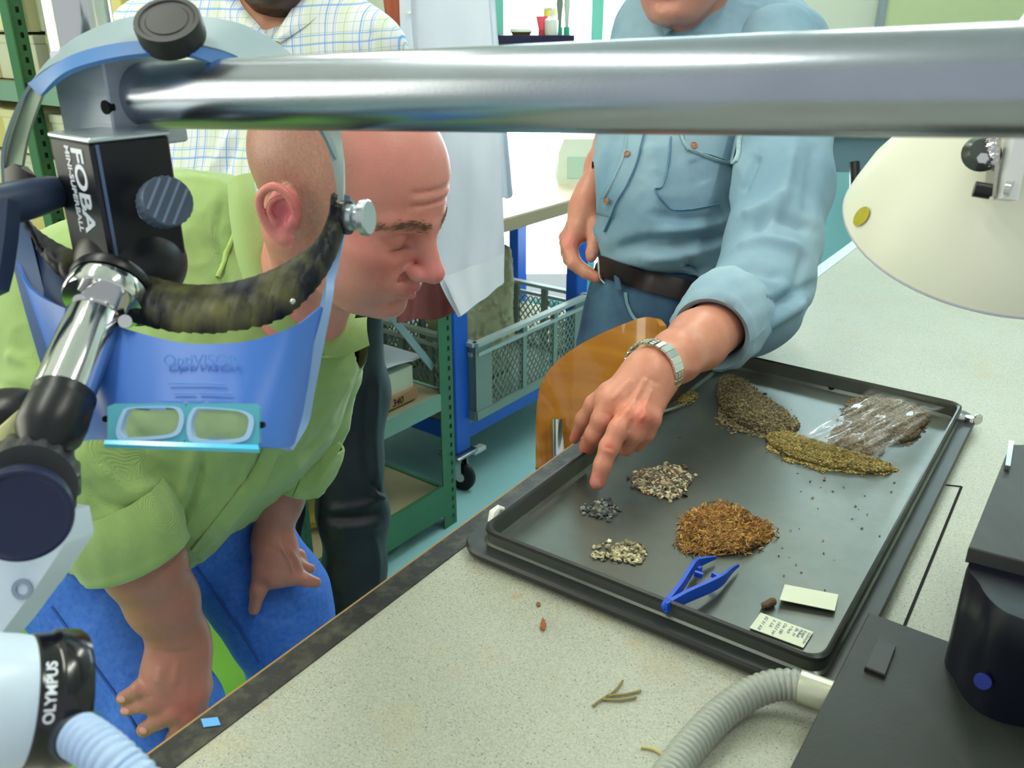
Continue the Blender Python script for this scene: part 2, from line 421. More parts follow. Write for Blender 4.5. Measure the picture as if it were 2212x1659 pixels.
# board frame on the back wall
bd = empty('pin_board', Gy(2060, 0, 3.98), 'pale board with grey aluminium edge on the wall at the right', 'board')
p = Gy(1897, 62, 3.98); zb = p.z-.5
MB().box((p.x-.012, 3.95, zb), (p.x+.012, 3.99, min(zb+1.4, 2.18))).build('edge_strip', mat('board_edge', (150, 160, 170), .4), bd, smooth=False)
MB().box((p.x+.012, 3.965, zb), (p.x+1.3, 3.985, min(zb+1.4, 2.18))).build('board_panel', mat('board_face', (205, 218, 170), .6, noise=.05, nscale=4), bd, smooth=False)

# ================================================================ the bench
ZT = .92
E0, E1 = G(290, 1655, ZT), G(1238, 962, ZT); ed = (E1-E0).normalized(); en = Vector((ed.y, -ed.x, 0))   # en points into the bench
print('edge', E0, E1, ed)
bench = empty('workbench', (.6, .9, 0), 'long speckled grey laboratory workbench with a dark worn front edge', 'workbench')
wt = bpy.data.materials.new('speckled_laminate'); wt.use_nodes = True
N, L = wt.node_tree.nodes, wt.node_tree.links; b = N['Principled BSDF']; b.inputs['Roughness'].default_value = .42
tc = N.new('ShaderNodeTexCoord'); 
def vor(sc, th0, th1):
    v = N.new('ShaderNodeTexVoronoi'); v.inputs['Scale'].default_value = sc; L.new(tc.outputs['Object'], v.inputs['Vector'])
    r = N.new('ShaderNodeValToRGB'); r.color_ramp.elements[0].position = th0; r.color_ramp.elements[1].position = th1
    r.color_ramp.elements[0].color = (1, 1, 1, 1); r.color_ramp.elements[1].color = (0, 0, 0, 1); L.new(v.outputs['Distance'], r.inputs[0]); return r.outputs[0]
def noi(sc, a, c_, det=5):
    v = N.new('ShaderNodeTexNoise'); v.inputs['Scale'].default_value = sc; v.inputs['Detail'].default_value = det; L.new(tc.outputs['Object'], v.inputs['Vector'])
    r = N.new('ShaderNodeValToRGB'); r.color_ramp.elements[0].position = a; r.color_ramp.elements[1].position = c_; L.new(v.outputs['Fac'], r.inputs[0]); return r.outputs[0]
def mixc(f, a, c_, k=1.0):
    m = N.new('ShaderNodeMix'); m.data_type = 'RGBA'
    if k != 1.0:
        q = N.new('ShaderNodeMath'); q.operation = 'MULTIPLY'; q.inputs[1].default_value = k; L.new(f, q.inputs[0]); f = q.outputs[0]
    L.new(f, m.inputs['Factor'])
    for s_, v in (('A', a), ('B', c_)):
        if isinstance(v, tuple): m.inputs[s_].default_value = v
        else: L.new(v, m.inputs[s_])
    return m.outputs['Result']
c = mixc(noi(620, .40, .60, 2), s2l((172, 174, 154)), s2l((150, 153, 138)))
c = mixc(vor(330, .13, .22), c, s2l((84, 86, 80)), .85)
c = mixc(vor(150, .085, .125), c, s2l((66, 68, 70)), .9)
c = mixc(noi(11, .60, .74), c, s2l((172, 146, 92)), .42)
c = mixc(noi(26, .64, .74), c, s2l((168, 132, 70)), .5)
c = mixc(noi(6, .3, .7), c, s2l((186, 190, 178)), .25)
L.new(c, b.inputs['Base Color'])
pl = lambda s, t, z: E0+ed*s+en*t+Vector((0, 0, z-ZT))
LB = 3.3
top = MB(); top.prism([pl(-.6, .026, ZT-.035), pl(LB, .026, ZT-.035), pl(LB, 1.35, ZT-.035), pl(-.6, 1.35, ZT-.035)][::-1], (0, 0, .035)); top.build('worktop', wt, bench, smooth=False)
M['edge'] = mat('worn_edge', (26, 26, 24), .5, col2=(78, 76, 60), nscale=70, rr=(.46, .80), bump=.3, stretch=(1, 1, 1))
S1 = (E1-E0).length+.12
MB().prism([pl(-.6, 0, ZT-.04), pl(S1, 0, ZT-.04), pl(S1, .026, ZT-.04), pl(-.6, .026, ZT-.04)][::-1], (0, 0, .041)).build('edge_strip', M['edge'], bench, smooth=False)
MB().prism([pl(-.6, -.0025, ZT-.04), pl(S1, -.0025, ZT-.04), pl(S1, 0, ZT-.04), pl(-.6, 0, ZT-.04)][::-1], (0, 0, .0405)).build('edge_wood', mat('raw_wood_edge', (150, 118, 70), .7), bench, smooth=False)
MB().prism([pl(S1, 0, ZT-.04), pl(LB, 0, ZT-.04), pl(LB, .026, ZT-.04), pl(S1, .026, ZT-.04)][::-1], (0, 0, .041)).build('edge_strip', mat('pale_edge', (190, 198, 210), .5), bench, smooth=False)
fm = mat('bench_frame', (150, 155, 150), .5)
for s_, t_ in ((-.4, .06), (1.1, .06), (3.1, .06), (-.4, 1.25), (1.1, 1.25), (3.1, 1.25)):
    q = pl(s_, t_, 0); MB().obox((q.x, q.y, (ZT-.04)/2), ed, en, (0, 0, 1), .05, .05, ZT-.04).build('leg', fm, bench, smooth=False)
MB().prism([pl(-.5, .05, ZT-.12), pl(3.2, .05, ZT-.12), pl(3.2, .075, ZT-.12), pl(-.5, .075, ZT-.12)][::-1], (0, 0, .08)).build('apron', fm, bench, smooth=False)
# slot where a panel is let into the worktop
sl = MB(); ps = [G(1700, 1010, ZT+.0006), G(2077, 1051, ZT+.0006), G(1956, 1346, ZT+.0006), G(1800, 1720, ZT+.0006)]
sl.beam(ps[0], ps[1], .0016, .0008); sl.beam(ps[1], ps[2], .0026, .0008); sl.beam(ps[2], ps[3], .0026, .0008)
sl.build('panel_joint', M['dark'], bench, smooth=False)
# blue tape on the edge
tp = MB(); tp.prism([G(434, 1554, ZT+.0012), G(470, 1550, ZT+.0012), G(477, 1567, ZT+.0012), G(440, 1572, ZT+.0012)][::-1], (0, 0, .0006))
tp.build('tape_scrap', mat('blue_tape', (90, 160, 225), .5), None, False, 'small light blue scrap of tape on the bench edge', 'tape')
# dried bits on the bench
lf = MB(); q = [G(1172, 1336, ZT+.001), G(1180, 1350, ZT+.001), G(1176, 1364, ZT+.001), G(1167, 1358, ZT+.001)]; lf.prism(q[::-1], (0, 0, .0018))
lf.build('bark_flake', mat('rust_flake', (150, 84, 48), .8), None, False, 'small rust brown flake on the bench below the tray', 'flake')
lf = MB(); lf.ball(G(1163, 1305, ZT+.0012), .002, .0035, .0014)
lf.build('bark_flake', mat('rust_flake2', (130, 84, 58), .8), None, True, 'tiniest brown crumb on the bench nearer the tray rim', 'flake')
rt = MB()
for P in ([(1280, 1525), (1310, 1505), (1350, 1500), (1385, 1492)], [(1310, 1505), (1330, 1490), (1345, 1470)], [(1300, 1510), (1340, 1512), (1375, 1506)]):
    rt.tube([G(x, y, ZT+.0018) for x, y in [tuple(a) for a in spline(P, 4)]], .0011, 6)
rt.build('dry_rootlet', mat('dry_root', (140, 132, 84), .85), None, True, 'branching dry rootlet lying on the speckled bench', 'root')
rt = MB(); rt.tube([G(x, y, ZT+.0016) for x, y in [tuple(a) for a in spline([(1385, 1614), (1410, 1618), (1432, 1630)], 4)]], .0011, 6)
rt.build('dry_rootlet', mat('dry_root2', (190, 176, 110), .85), None, True, 'short yellow rootlet beside the grey ribbed hose', 'root')

# ================================================================ the tray
tray = empty('metal_tray', G(1560, 1080, ZT), 'dark grey metal tray with raised rim holding the sediment samples', 'tray')
TM = bpy.data.materials.new('tray_metal'); TM.use_nodes = True; N, L = TM.node_tree.nodes, TM.node_tree.links; b = N['Principled BSDF']
b.inputs['Metallic'].default_value = .55; b.inputs['Specular IOR Level'].default_value = .6
tc = N.new('ShaderNodeTexCoord'); c = mixc(noi(7, .42, .72, 2), s2l((92, 98, 92)), s2l((124, 124, 104)), .3); c = mixc(noi(60, .4, .7, 2), c, s2l((80, 86, 80)), .35); L.new(c, b.inputs['Base Color'])
r_ = noi(9, .25, .75, 1.5); mr = N.new('ShaderNodeMapRange'); mr.inputs[3].default_value = .24; mr.inputs[4].default_value = .36; b.inputs['Roughness'].default_value = .30
M['tray'] = TM; M['trayrim'] = mat('tray_rim', (52, 55, 54), .38, .4)
ZR = .948; cs = [G(1043, 1140, ZR), G(1563, 758, ZR), G(2078, 873, ZR), G(1777, 1428, ZR)]
print('tray sides', (cs[1]-cs[0]).length, (cs[3]-cs[0]).length)
def rrect(C, ins, z, r=.018, n=6):
    out = []; m = len(C); cen = sum(C, Vector())/m
    for i in range(m):
        p, a, b_ = C[i], C[i-1], C[(i+1) % m]; da = (a-p).normalized(); db = (b_-p).normalized()
        q = p+(da+db)*ins; s0, s1 = q+da*r, q+db*r
        for k in range(n+1):
            t = k/n; v = s0*(1-t)**2+q*2*t*(1-t)+s1*t*t; out.append(Vector((v.x, v.y, z)))
    return out
def loft(rings, name, m, par, capb=True, **k):
    mb = MB(); n = len(rings[0]); V = [v for r in rings for v in r]; F = []
    for i in range(len(rings)-1):
        for j in range(n): j2 = (j+1) % n; F.append((i*n+j, i*n+j2, (i+1)*n+j2, (i+1)*n+j))
    if capb: F += [tuple((len(rings)-1)*n+j for j in range(n))]
    mb.add(V, F); return mb.build(name, m, par, **k)
# outer flange on the bench, then the pan: outside wall up, rim, inside wall down, floor
A = [rrect(cs, -.020, ZT+.0045, .034), rrect(cs, -.021, ZT+.010, .034), rrect(cs, -.019, ZT+.013, .032), rrect(cs, -.010, ZT+.013, .022), rrect(cs, -.004, ZT+.0125, .02)]
loft(A[::-1], 'base_flange', M['trayrim'], tray, capb=False)
B = [rrect(cs, -.006, ZT+.010), rrect(cs, -.0015, ZT+.014), rrect(cs, -.001, ZR-.001), rrect(cs, 0, ZR), rrect(cs, .0015, ZR), rrect(cs, .0025, ZR-.001), rrect(cs, .0035, ZT+.010), rrect(cs, .007, ZT+.0062), rrect(cs, .012, ZT+.0055)]
o = loft(B, 'pan', M['tray'], tray); 
ZF = ZT+.0055
loft([rrect(cs, -.0024, ZR-.0036), rrect(cs, -.0022, ZR), rrect(cs, 0, ZR+.0016), rrect(cs, .0022, ZR), rrect(cs, .0026, ZR-.0036)], 'rolled_rim', M['trayrim'], tray, capb=False)
for i, (a, b_) in enumerate(((0, 1), (1, 2), (2, 3), (3, 0))):   # feet
    q = (cs[a]+cs[b_])/2; MB().cyl((q.x, q.y, ZT), (q.x, q.y, ZT+.011), .006).build('foot', M['blk'], tray)
# wing nut at the far right corner, white peg at the left corner
wn = empty('wing_nut', G(2092, 905, ZT), 'small steel wing nut at the far right corner of the tray', 'nut')
q = G(2092, 912, ZT+.012)
MB().cyl(q-Vector((0, 0, .012)), q+Vector((0, 0, .008)), .0055).build('hub', M['chrome'], wn)
for s_ in (-1, 1):
    MB().ball(q+Vector((s_*.011, 0, .004)), .007, .0025, .008).build('wing', M['chrome'], wn)
pc = G(1092, 1112, ZT+.018); pk = empty('white_clip', (pc.x, pc.y, ZT), 'small white plastic clip on the tray rim by the left corner', 'clip')
m = MB(); m.tube([G(1064, 1128, ZT+.014), G(1068, 1108, ZT+.022), G(1078, 1098, ZT+.026), G(1088, 1100, ZT+.024)], [.0055, .006, .004, .0025], 10); m.build('clip_body', M['white'], pk)
# ================================================================ background furniture
def R2(a): return Vector((math.cos(a), math.sin(a), 0))
dA = Vector((.6, .8, 0)).normalized(); dB = Vector((-.8, .6, 0)); UP = Vector((0, 0, 1))
# ---- blue wheeled table with a pale wooden top
blue = mat('blue_paint', (24, 92, 205), .4, noise=.15, nscale=8); maple = mat('pale_wood_top', (222, 204, 178), .4, noise=.08, nscale=6, stretch=(1, 8, 8)); mapled = mat('wood_top_edge', (172, 156, 128), .5)
T0 = Vector((-.17, 2.42, 0))
tb = empty('wheeled_table', T0+dA*.4+dB*.35, 'wheeled table with pale wooden top on a bright blue steel frame', 'table')
LT_, WT_ = 1.28, .72
topc = T0+dA*(LT_/2)+dB*(WT_/2)
MB().obox(topc+UP*.86, dA, dB, UP, LT_, WT_, .006).build('tabletop', maple, tb, smooth=False)
MB().obox(topc+UP*.838, dA, dB, UP, LT_, WT_, .038).build('tabletop_core', mapled, tb, smooth=False)
for s_, t_ in ((.06, .05), (.74, .05), (LT_-.06, .05), (.06, WT_-.05), (.74, WT_-.05), (LT_-.06, WT_-.05)):
    q = T0+dA*s_+dB*t_
    lg = MB().obox(q+UP*.48, dA, dB, UP, .07, .05, .68, .004).build('leg', blue, tb)
    MB().obox(q+UP*.135, dA, dB, UP, .10, .09, .012, .003).build('caster_plate', M['steel'], tb)
    cs_ = MB(); wd = R2(-.5)
    for sd in (-1, 1): cs_.obox(q+UP*.09+wd.cross(UP)*(.019*sd), wd, wd.cross(UP), UP, .045, .003, .08)
    cs_.build('caster_fork', M['chrome'], tb, smooth=False)
    c0 = q+UP*.05+wd*.012; ax = wd.cross(UP)
    wh = MB().lathe([(0, -.014), (.018, -.014), (.018, -.012), (.044, -.012), (.05, -.006), (.05, .006), (.044, .012), (.018, .012), (.018, .014), (0, .014)], c0, ax, 28).build('wheel', M['blk'], tb)
    MB().lathe([(0, .0145), (.017, .0145), (.019, .010)][::-1], c0, ax, 20).build('hub', M['white'], wh)
    MB().lathe([(0, .0145), (.017, .0145), (.019, .010)][::-1], c0, -ax, 20).build('hub', M['white'], wh)
q = T0+dA*.06+dB*.05
MB().obox(q+UP*.118+dA*.075-dB*.02, dA, dB, UP, .06, .03, .016, .003).build('brake_pedal', mat('brake_grey', (196, 200, 196), .5), tb)
for t_ in (.05, WT_-.05):
    MB().beam(T0+dA*.08+dB*t_+UP*.20, T0+dA*(LT_-.08)+dB*t_+UP*.20, .035, .05).build('rail', blue, tb, smooth=False)
for s_ in (.06, LT_-.06):
    MB().beam(T0+dA*s_+dB*.07+UP*.20, T0+dA*s_+dB*(WT_-.07)+UP*.20, .035, .05).build('rail', blue, tb, smooth=False)
    MB().beam(T0+dA*s_+dB*.07+UP*.79, T0+dA*s_+dB*(WT_-.07)+UP*.79, .035, .05).build('rail', blue, tb, smooth=False)
MB().obox(topc+UP*.232, dA, dB, UP, LT_-.12, WT_-.06, .012).build('lower_deck', mat('deck_board', (150, 140, 110), .7), tb, smooth=False)

# ---- grey plastic crate with lattice sides, standing on the lower deck
cg = mat('crate_plastic', (126, 142, 132), .45, noise=.06, nscale=12)
C0 = T0+dA*.095+dB*.0; z0, z1 = .245, .505; CL, CW = .64, .46
cr = empty('lattice_crate', C0+dA*CL/2+dB*CW/2+UP*z0, 'grey green lattice sided crate on the wheeled table holding a rock', 'crate')
def cp(s_, t_, z): return C0+dA*s_+dB*t_+UP*z
MB().obox(cp(CL/2, CW/2, z0+.006), dA, dB, UP, CL-.04, CW-.04, .012).build('bottom', cg, cr, smooth=False)
rim = MB()
for a, b_ in (((0, 0), (CL, 0)), ((CL, 0), (CL, CW)), ((CL, CW), (0, CW)), ((0, CW), (0, 0))):
    rim.beam(cp(*a, z1-.005), cp(*b_, z1-.005), .026, .012); 
    d_ = (cp(*b_, 0)-cp(*a, 0)).normalized()
    rim.beam(cp(*a, z1-.04)+d_*.01, cp(*b_, z1-.04)-d_*.01, .012, .012)
rim.build('rim', mat('crate_rim', (168, 180, 178), .4), cr, smooth=False)
MBs = MB()
for a, b_ in (((0, 0), (CL, 0)), ((CL, 0), (CL, CW)), ((CL, CW), (0, CW)), ((0, CW), (0, 0))):
    MBs.beam(cp(*a, z0+.014), cp(*b_, z0+.014), .012, .028)
MBs.build('skirt', cg, cr, smooth=False)
for s_, t_ in ((0, 0), (CL, 0), (CL, CW), (0, CW)):
    sx = 1 if s_ == 0 else -1; sy = 1 if t_ == 0 else -1; q = MB()
    q.obox(cp(s_+sx*.04, t_+sy*.002, (z0+z1)/2), dA, dB, UP, .08, .008, z1-z0-.01)
    q.obox(cp(s_+sx*.004, t_+sy*.03, (z0+z1)/2), dA, dB, UP, .008, .06, z1-z0-.01); q.build('corner_post', cg, cr, smooth=False)
def lattice(o, dx, length, nrm, name):
    pos = [.075, length*.40, length*.68, length-.075]
    for p_ in pos[1:-1]: MB().obox(o+dx*p_+UP*(z1+z0)/2, dx, nrm, UP, .022, .016, z1-z0-.02).build('rib', cg, cr, smooth=False)
    mb = MB(); zt, zb_ = z1-.05, z0+.025; hh = zt-zb_; st = .024
    for i in range(3):
        a, b_ = pos[i]+(.011 if i else 0), pos[i+1]-(.011 if i < 2 else 0); L_ = b_-a
        for sg in (1, -1):
            k = -hh
            while k < L_:
                u0, u1 = max(k, 0), min(k+hh*.75, L_)
                if u1 > u0+.002:
                    f0, f1 = (u0-k)/(hh*.75), (u1-k)/(hh*.75)
                    za, zc = (zb_+hh*f0, zb_+hh*f1) if sg > 0 else (zt-hh*f0, zt-hh*f1)
                    mb.beam(o+dx*(a+u0)+UP*za, o+dx*(a+u1)+UP*zc, .0035, .005, nrm)
                k += st
    mb.build('lattice_panel', cg, cr, smooth=False)['kind'] = 'stuff'
lattice(cp(0, .004, 0), dA, CL, dB, 'front'); lattice(cp(.004, 0, 0), dB, CW, dA, 'side')
lattice(cp(0, CW-.004, 0), dA, CL, dB, 'back'); lattice(cp(CL-.004, 0, 0), dB, CW, dA, 'far')
# ---- rock standing in the crate
rk = MB(); P = [(985, 700), (985, 620), (1040, 600), (1100, 565), (1145, 536), (1198, 530), (1200, 590), (1208, 598), (1208, 690), (1200, 760), (1000, 800)]
cen = cp(.33, .23, 0)
def onplane(px, py, p0, n):
    o = Vector((0, 0, H)); d = W(px, py, 1)-o; return o+d*((p0-o).dot(n)/d.dot(n))
poly = [onplane(x, y, cp(0, .17, 0), dB) for x, y in P]; poly = [Vector((p.x, p.y, max(p.z, z0+.02))) for p in poly]
s_ = SDF()
for i in range(9): 
    t = i/8; top_ = .575+.10*t+(.02 if i > 5 else 0)
    q = cp(.07+.30*t, .20, 0); s_.cone((q.x, q.y, z0+.07), (q.x, q.y, top_-.035), .052, .036+.006*(i % 3), .03)
V, F = s_.mesh(.008); V = rough(V, F, .009, 11, 3); V = rough(V, F, .004, 40, 4)
RK = mat('limestone', (178, 176, 142), .9, col2=(142, 144, 114), nscale=9, bump=.5, bscale=50)
N, L = RK.node_tree.nodes, RK.node_tree.links; tc = N.new('ShaderNodeTexCoord'); b = N['Principled BSDF']; src = b.inputs['Base Color'].links[0].from_socket
L.new(mixc(noi(7, .58, .68), src, s2l((150, 100, 62)), .6), b.inputs['Base Color'])
tagit(link('rock', V, F, RK), 'large rough grey brown rock slab standing in the lattice crate', 'rock')

# ---- green perforated rack
gr = mat('rack_green', (62, 118, 82), .45, noise=.12, nscale=9); grl = mat('rack_beam', (122, 158, 140), .45)
P2 = Gy(972, 1100, 2.27); P2.z = 0; P1 = P2-dA*.55; rack = empty('steel_rack', P1+dB*.5, 'green perforated steel rack loaded with boxes behind the men', 'rack')
NB = .93
posts = [P1, P2, P1+dB*NB, P2+dB*NB, P1+dB*2*NB, P2+dB*2*NB]
def slots(name, base, xdir, fdir, z0_, z1_, par):
    mb = MB(); z = z0_
    while z < z1_: mb.obox(base+UP*z, xdir, fdir, UP, .009, .004, .014); z += .030
    mb.build(name, M['dark'], par, smooth=False)['kind'] = 'stuff'
for i, q in enumerate(posts):
    sa = 1 if i % 2 == 0 else -1; sb = 1 if i < 2 else -1
    pm = MB(); pm.obox(q+dA*(sa*.0)+UP*1.1, dA, dB, UP, .055, .004, 2.2); pm.obox(q-dA*(sa*.0275)+dB*(sb*.02)+UP*1.1, dA, dB, UP, .004, .042, 2.2)
    po = pm.build('post', gr, rack, smooth=False)
    slots('slot_row', q-dB*(sb*.0)+dA*.012, dA, dB, .03, 2.18, po)
shz = [.10, .42, .80, 1.24, 1.75]
for i, z in enumerate(shz):
    a, b_ = P1, P2; mm = gr if i == 0 else grl
    for off in (0, NB, 2*NB):
        MB().beam(a+dB*off+dA*.03+UP*z, b_+dB*off-dA*.03+UP*z, .012, .10 if i == 0 else .05).build('side_beam', mm, rack, smooth=False)
    for q in (P1, P2): MB().beam(q+dB*.03+UP*z, q+dB*(2*NB-.03)+UP*z, .012, .05).build('front_beam', mm, rack, smooth=False)
    c_ = (P1+P2)/2+dB*NB+UP*(z+.018)
    MB().obox(c_, dA, dB, UP, .54, 2*NB-.02, .008).build('shelf_board', mat('shelf_board%d' % i, (168, 160, 128), .75, noise=.15, nscale=10), rack, smooth=False)
MB().beam(P2+dB*.02+UP*.52-dA*.03, P1+dB*.05+UP*.95+dA*.2, .02, .004, dB).build('brace', mat('brace_zinc', (150, 172, 175), .4, .3), rack, smooth=False)
# boxes: kraft and white cartons stacked on the rack
kraft = [mat('carton%d' % i, c, .8, noise=.06, nscale=6) for i, c in enumerate(((214, 204, 130), (226, 222, 172), (196, 186, 120), (208, 212, 186)))]
def carton(s_, t_, z, w_, l_, h_, m, label, tilt=0, cat='box', grp='cartons on the green rack'):
    c_ = P1+dA*s_+dB*t_+UP*z; ax = (dA*math.cos(tilt)+dB*math.sin(tilt)); ay = UP.cross(ax)
    t = empty('carton', c_, label, cat, grp)
    MB().obox(c_+UP*(h_/2), ax, ay, UP, w_, l_, h_, .002).build('box_body', m, t, smooth=False)
    MB().obox(c_+UP*(h_-.009), ax, ay, UP, w_+.006, l_+.006, .022, .002).build('lid', m, t, smooth=False)
    return t
lab = ['bottom shelf', 'second shelf', 'middle shelf', 'upper shelf']
def ord_(i): return ('first', 'second', 'third', 'fourth', 'fifth', 'sixth')[i]
for k, z in enumerate((.445, .825, 1.265)):
    for j, t_ in enumerate((.35, .57, .80) if k == 0 else (.35, .57, .79, 1.06, 1.28, 1.50)):
        for lv in range(3 if k else 2):
            hgt = .112; nm = ('cream', 'yellow', 'white')[(j+lv+k) % 3]
            carton(.27+.02*random.uniform(-1, 1), t_+.01*random.uniform(-1, 1), z+lv*(hgt+.012), .46, .215, hgt, kraft[{'cream': 1, 'yellow': 0, 'white': 3}[nm]],
                   '%s carton, %s from the coat on the %s, %s' % (nm, ord_(j), ('low shelf', 'middle shelf', 'upper shelf')[k], ('lowest of its stack', 'second from below', 'third from below')[lv]))
# box 340 and its papers on the low shelf near the coat
bx = P1+dA*.36+dB*.13+UP*.443
b3 = empty('card_box', bx, 'white card box with a wooden strip numbered 340 on the low shelf', 'box')
MB().obox(bx+UP*.05, dA, dB, UP, .20, .18, .10, .002).build('box_body', kraft[3], b3, smooth=False)
st = MB().obox(bx+UP*.022-dB*.098, dA, dB, UP, .20, .012, .03).build('number_strip', mat('strip_wood', (176, 134, 96), .7), b3, smooth=False)
text(None, 'lettering', '340', .028, bx+UP*.012-dB*.1045+dA*.0, dA, UP, M['dark'], st, .0006, shear=.2)
ps_ = MB()
rows = [[bx+UP*(.108+.012*math.sin(i*.9)+.02*(i/5))+dA*(-.12+.26*i/5)-dB*(.10-.22*j/4) for j in range(5)] for i in range(6)]
ps_.grid(rows, .0012).build('paper_sheets', mat('paper', (205, 215, 228), .7), None, label='white printed sheets lying on the numbered card box', cat='paper')
# plastic bags on the rack
pb = mat('bag_film', (224, 226, 205), .25, alpha=.75)
for i, (t_, z) in enumerate(((1.20, 1.64), (.70, 1.64))):
    s_ = SDF().ell(P1+dA*.25+dB*t_+UP*(z+.05), (.20, .16, .06), None, .02); V, F = s_.mesh(.012); V = rough(V, F, .02, 9, i)
    tagit(link('plastic_bag', V, F, pb), ('crumpled clear plastic bag on top of the upper cartons of the rack', 'crumpled clear plastic bag on the middle cartons of the rack')[i], 'bag')
# yellow sack on the rack's lowest shelf
s_ = SDF().ell(P1+dA*.20+dB*.22+UP*.25, (.14, .14, .13), None, .02); V, F = s_.mesh(.01); V = rough(V, F, .014, 12, 9)
tagit(link('sample_sack', V, F, mat('yellow_sack', (176, 158, 72), .7)), 'ochre plastic sack on the lowest shelf of the green rack', 'sack')

# ---- lab coat and leather apron hanging from the end of the rack
def drape(name, L_, R_, nv, nu, wav, amp, m, th=.004, **k):
    L_ = spline(L_, nv); R_ = spline(R_, nv); rows = []
    for i, (a, b_) in enumerate(zip(L_, R_)):
        a, b_ = W(*a), W(*b_); row = []
        for j in range(nu+1):
            u = j/nu; p = a.lerp(b_, u); ph = wav*u*2*PI+i*.06
            p = p+(CD(0, .2, 1))*(amp*math.sin(ph)*(.4+.6*i/len(L_))+amp*.5*math.sin(ph*2.3+1)); row.append(p)
        rows.append(row)
    mb = MB().grid(rows, th); return mb.build(name, m, **k)
coatm = mat('coat_cotton', (212, 220, 234), .85, noise=.05, nscale=5, bump=.1, bscale=300)
coat = empty('lab_coat', W(1000, 600, 2.0), 'white cotton lab coat hanging in front of the rack end', 'coat')
drape('coat_body', [(880, -60, 1.93), (885, 100, 1.93), (930, 300, 1.92), (935, 500, 1.92), (948, 605, 1.92), (992, 686, 1.92)], [(1050, -60, 1.95), (1062, 100, 1.95), (1078, 300, 1.95), (1088, 480, 1.95), (1090, 540, 1.95), (1087, 612, 1.95)], 10, 30, 1.1, .007, coatm, parent=coat)
drape('coat_hem', [(958, 600, 1.905), (996, 684, 1.905)], [(1088, 548, 1.935), (1089, 610, 1.935)], 6, 30, 1.1, .005, mat('coat_hem', (214, 222, 232), .85), .003, parent=coat)
drape('coat_sleeve', [(1040, -60, 2.0), (1060, 120, 2.0), (1070, 300, 2.0), (1085, 430, 2.0)], [(1066, -60, 2.02), (1078, 120, 2.02), (1095, 300, 2.02), (1108, 420, 2.02)], 10, 10, .7, .008, coatm, parent=coat)
drape('coat_placket', [(862, -60, 1.9), (868, 100, 1.9), (900, 320, 1.9)], [(885, -60, 1.9), (893, 100, 1.9), (925, 320, 1.9)], 8, 6, .4, .003, coatm, parent=coat)
for y in (28, 190): 
    q = W(884, y, 1.888); MB().lathe([(0, .002), (.004, .002), (.005, 0)], q, CD(0, 0, 1), 14).build('coat_button', M['white'], coat)
ap = empty('leather_apron', W(920, 650, 2.02), 'reddish brown leather apron hanging behind the white lab coat', 'apron')
drape('apron_skirt', [(855, 300, 1.99), (858, 560, 1.99), (860, 700, 1.97)], [(960, 300, 2.02), (975, 560, 2.02), (985, 676, 2.03)], 10, 20, .8, .016, mat('apron_leather', (132, 62, 56), .5, noise=.12, nscale=7), .004, parent=ap)
drape('apron_bib', [(820, -60, 1.99), (838, 60, 1.99), (862, 200, 1.99), (862, 330, 1.99)], [(870, -60, 2.0), (882, 100, 2.0), (905, 200, 2.0), (930, 330, 2.0)], 8, 10, .6, .006, mat('apron_bib', (178, 82, 46), .5, noise=.12, nscale=7), .004, parent=ap)
hk = W(960, -70, 1.98); hr = empty('coat_hook_rail', hk, 'steel hook rail on the rack end carrying coat and apron', 'rail')
MB().beam(W(800, -72, 2.02), W(1120, -66, 2.02), .03, .012).build('rail_bar', M['steel'], hr, smooth=False)
for x in (845, 960, 1050): MB().tube([W(x, -74, 2.0), W(x, -60, 1.95), W(x, -48, 1.95), W(x, -52, 1.94)], .004, 8).build('hook', M['steel'], hr)

# ---- machine on the far side of the table, sink ledge and toiletries at the back
cm = mat('cream_plastic', (228, 240, 226), .4)
mc = Gy(1262, 398, 3.22); mz = .913
mt = empty('bench_machine', (mc.x, mc.y+.12, mz-.05), 'cream plastic bench machine with a recessed front panel by the window', 'machine')
x0, x1 = Gy(1206, 350, mc.y).x, Gy(1330, 350, mc.y).x; zt = Gy(1250, 300, mc.y).z
MB().prism([(x0, mc.y, mz-.05), (x1, mc.y, mz-.05), (x1, mc.y, zt), (x0+.02, mc.y, zt), (x0, mc.y, zt-.05)][::-1], (0, .25, 0)).build('case', cm, mt)
xa, xb = Gy(1226, 350, mc.y).x, x1-.02; za, zb2 = Gy(1226, 338, mc.y).z, mz
MB().box((xa, mc.y-.004, zb2-.03), (xb, mc.y, za)).build('front_panel', mat('panel_mint', (190, 222, 206), .4), mt, smooth=False)
MB().box((xb-.05, mc.y-.008, za-.02), (xb-.03, mc.y-.004, za-.01)).build('button', mat('green_btn', (70, 150, 120), .4), mt, smooth=False)
lx0, lx1 = Gy(1062, 80, 3.75).x, Gy(1240, 80, 3.75).x; lz = Gy(1110, 76, 3.75).z
lg = MB().box((lx0-.25, 3.72, lz-.04), (lx1, 3.99, lz)).build('sink_ledge', mat('dark_ledge', (26, 24, 60), .4), None, False, 'dark ledge along the back wall carrying soap and brushes', 'shelf')
so = Gy(1126, 72, 3.8); t = empty('soap_dish', (so.x, so.y, lz), 'flat cream soap dish with brown band on the dark ledge', 'dish')
MB().lathe([(0, 0), (.035, 0), (.045, .012)], (so.x, so.y, lz), UP, 24).build('dish_base', mat('dish_brown', (120, 100, 60), .6), t)
MB().lathe([(.046, .012), (.045, .022), (.03, .032), (0, .034)], (so.x, so.y, lz), UP, 24).build('dish_lid', cm, t)
rb = Gy(1170, 80, 3.78); t = empty('hand_cream_tube', (rb.x, rb.y, lz), 'red plastic tube standing beside the white pump bottle', 'tube')
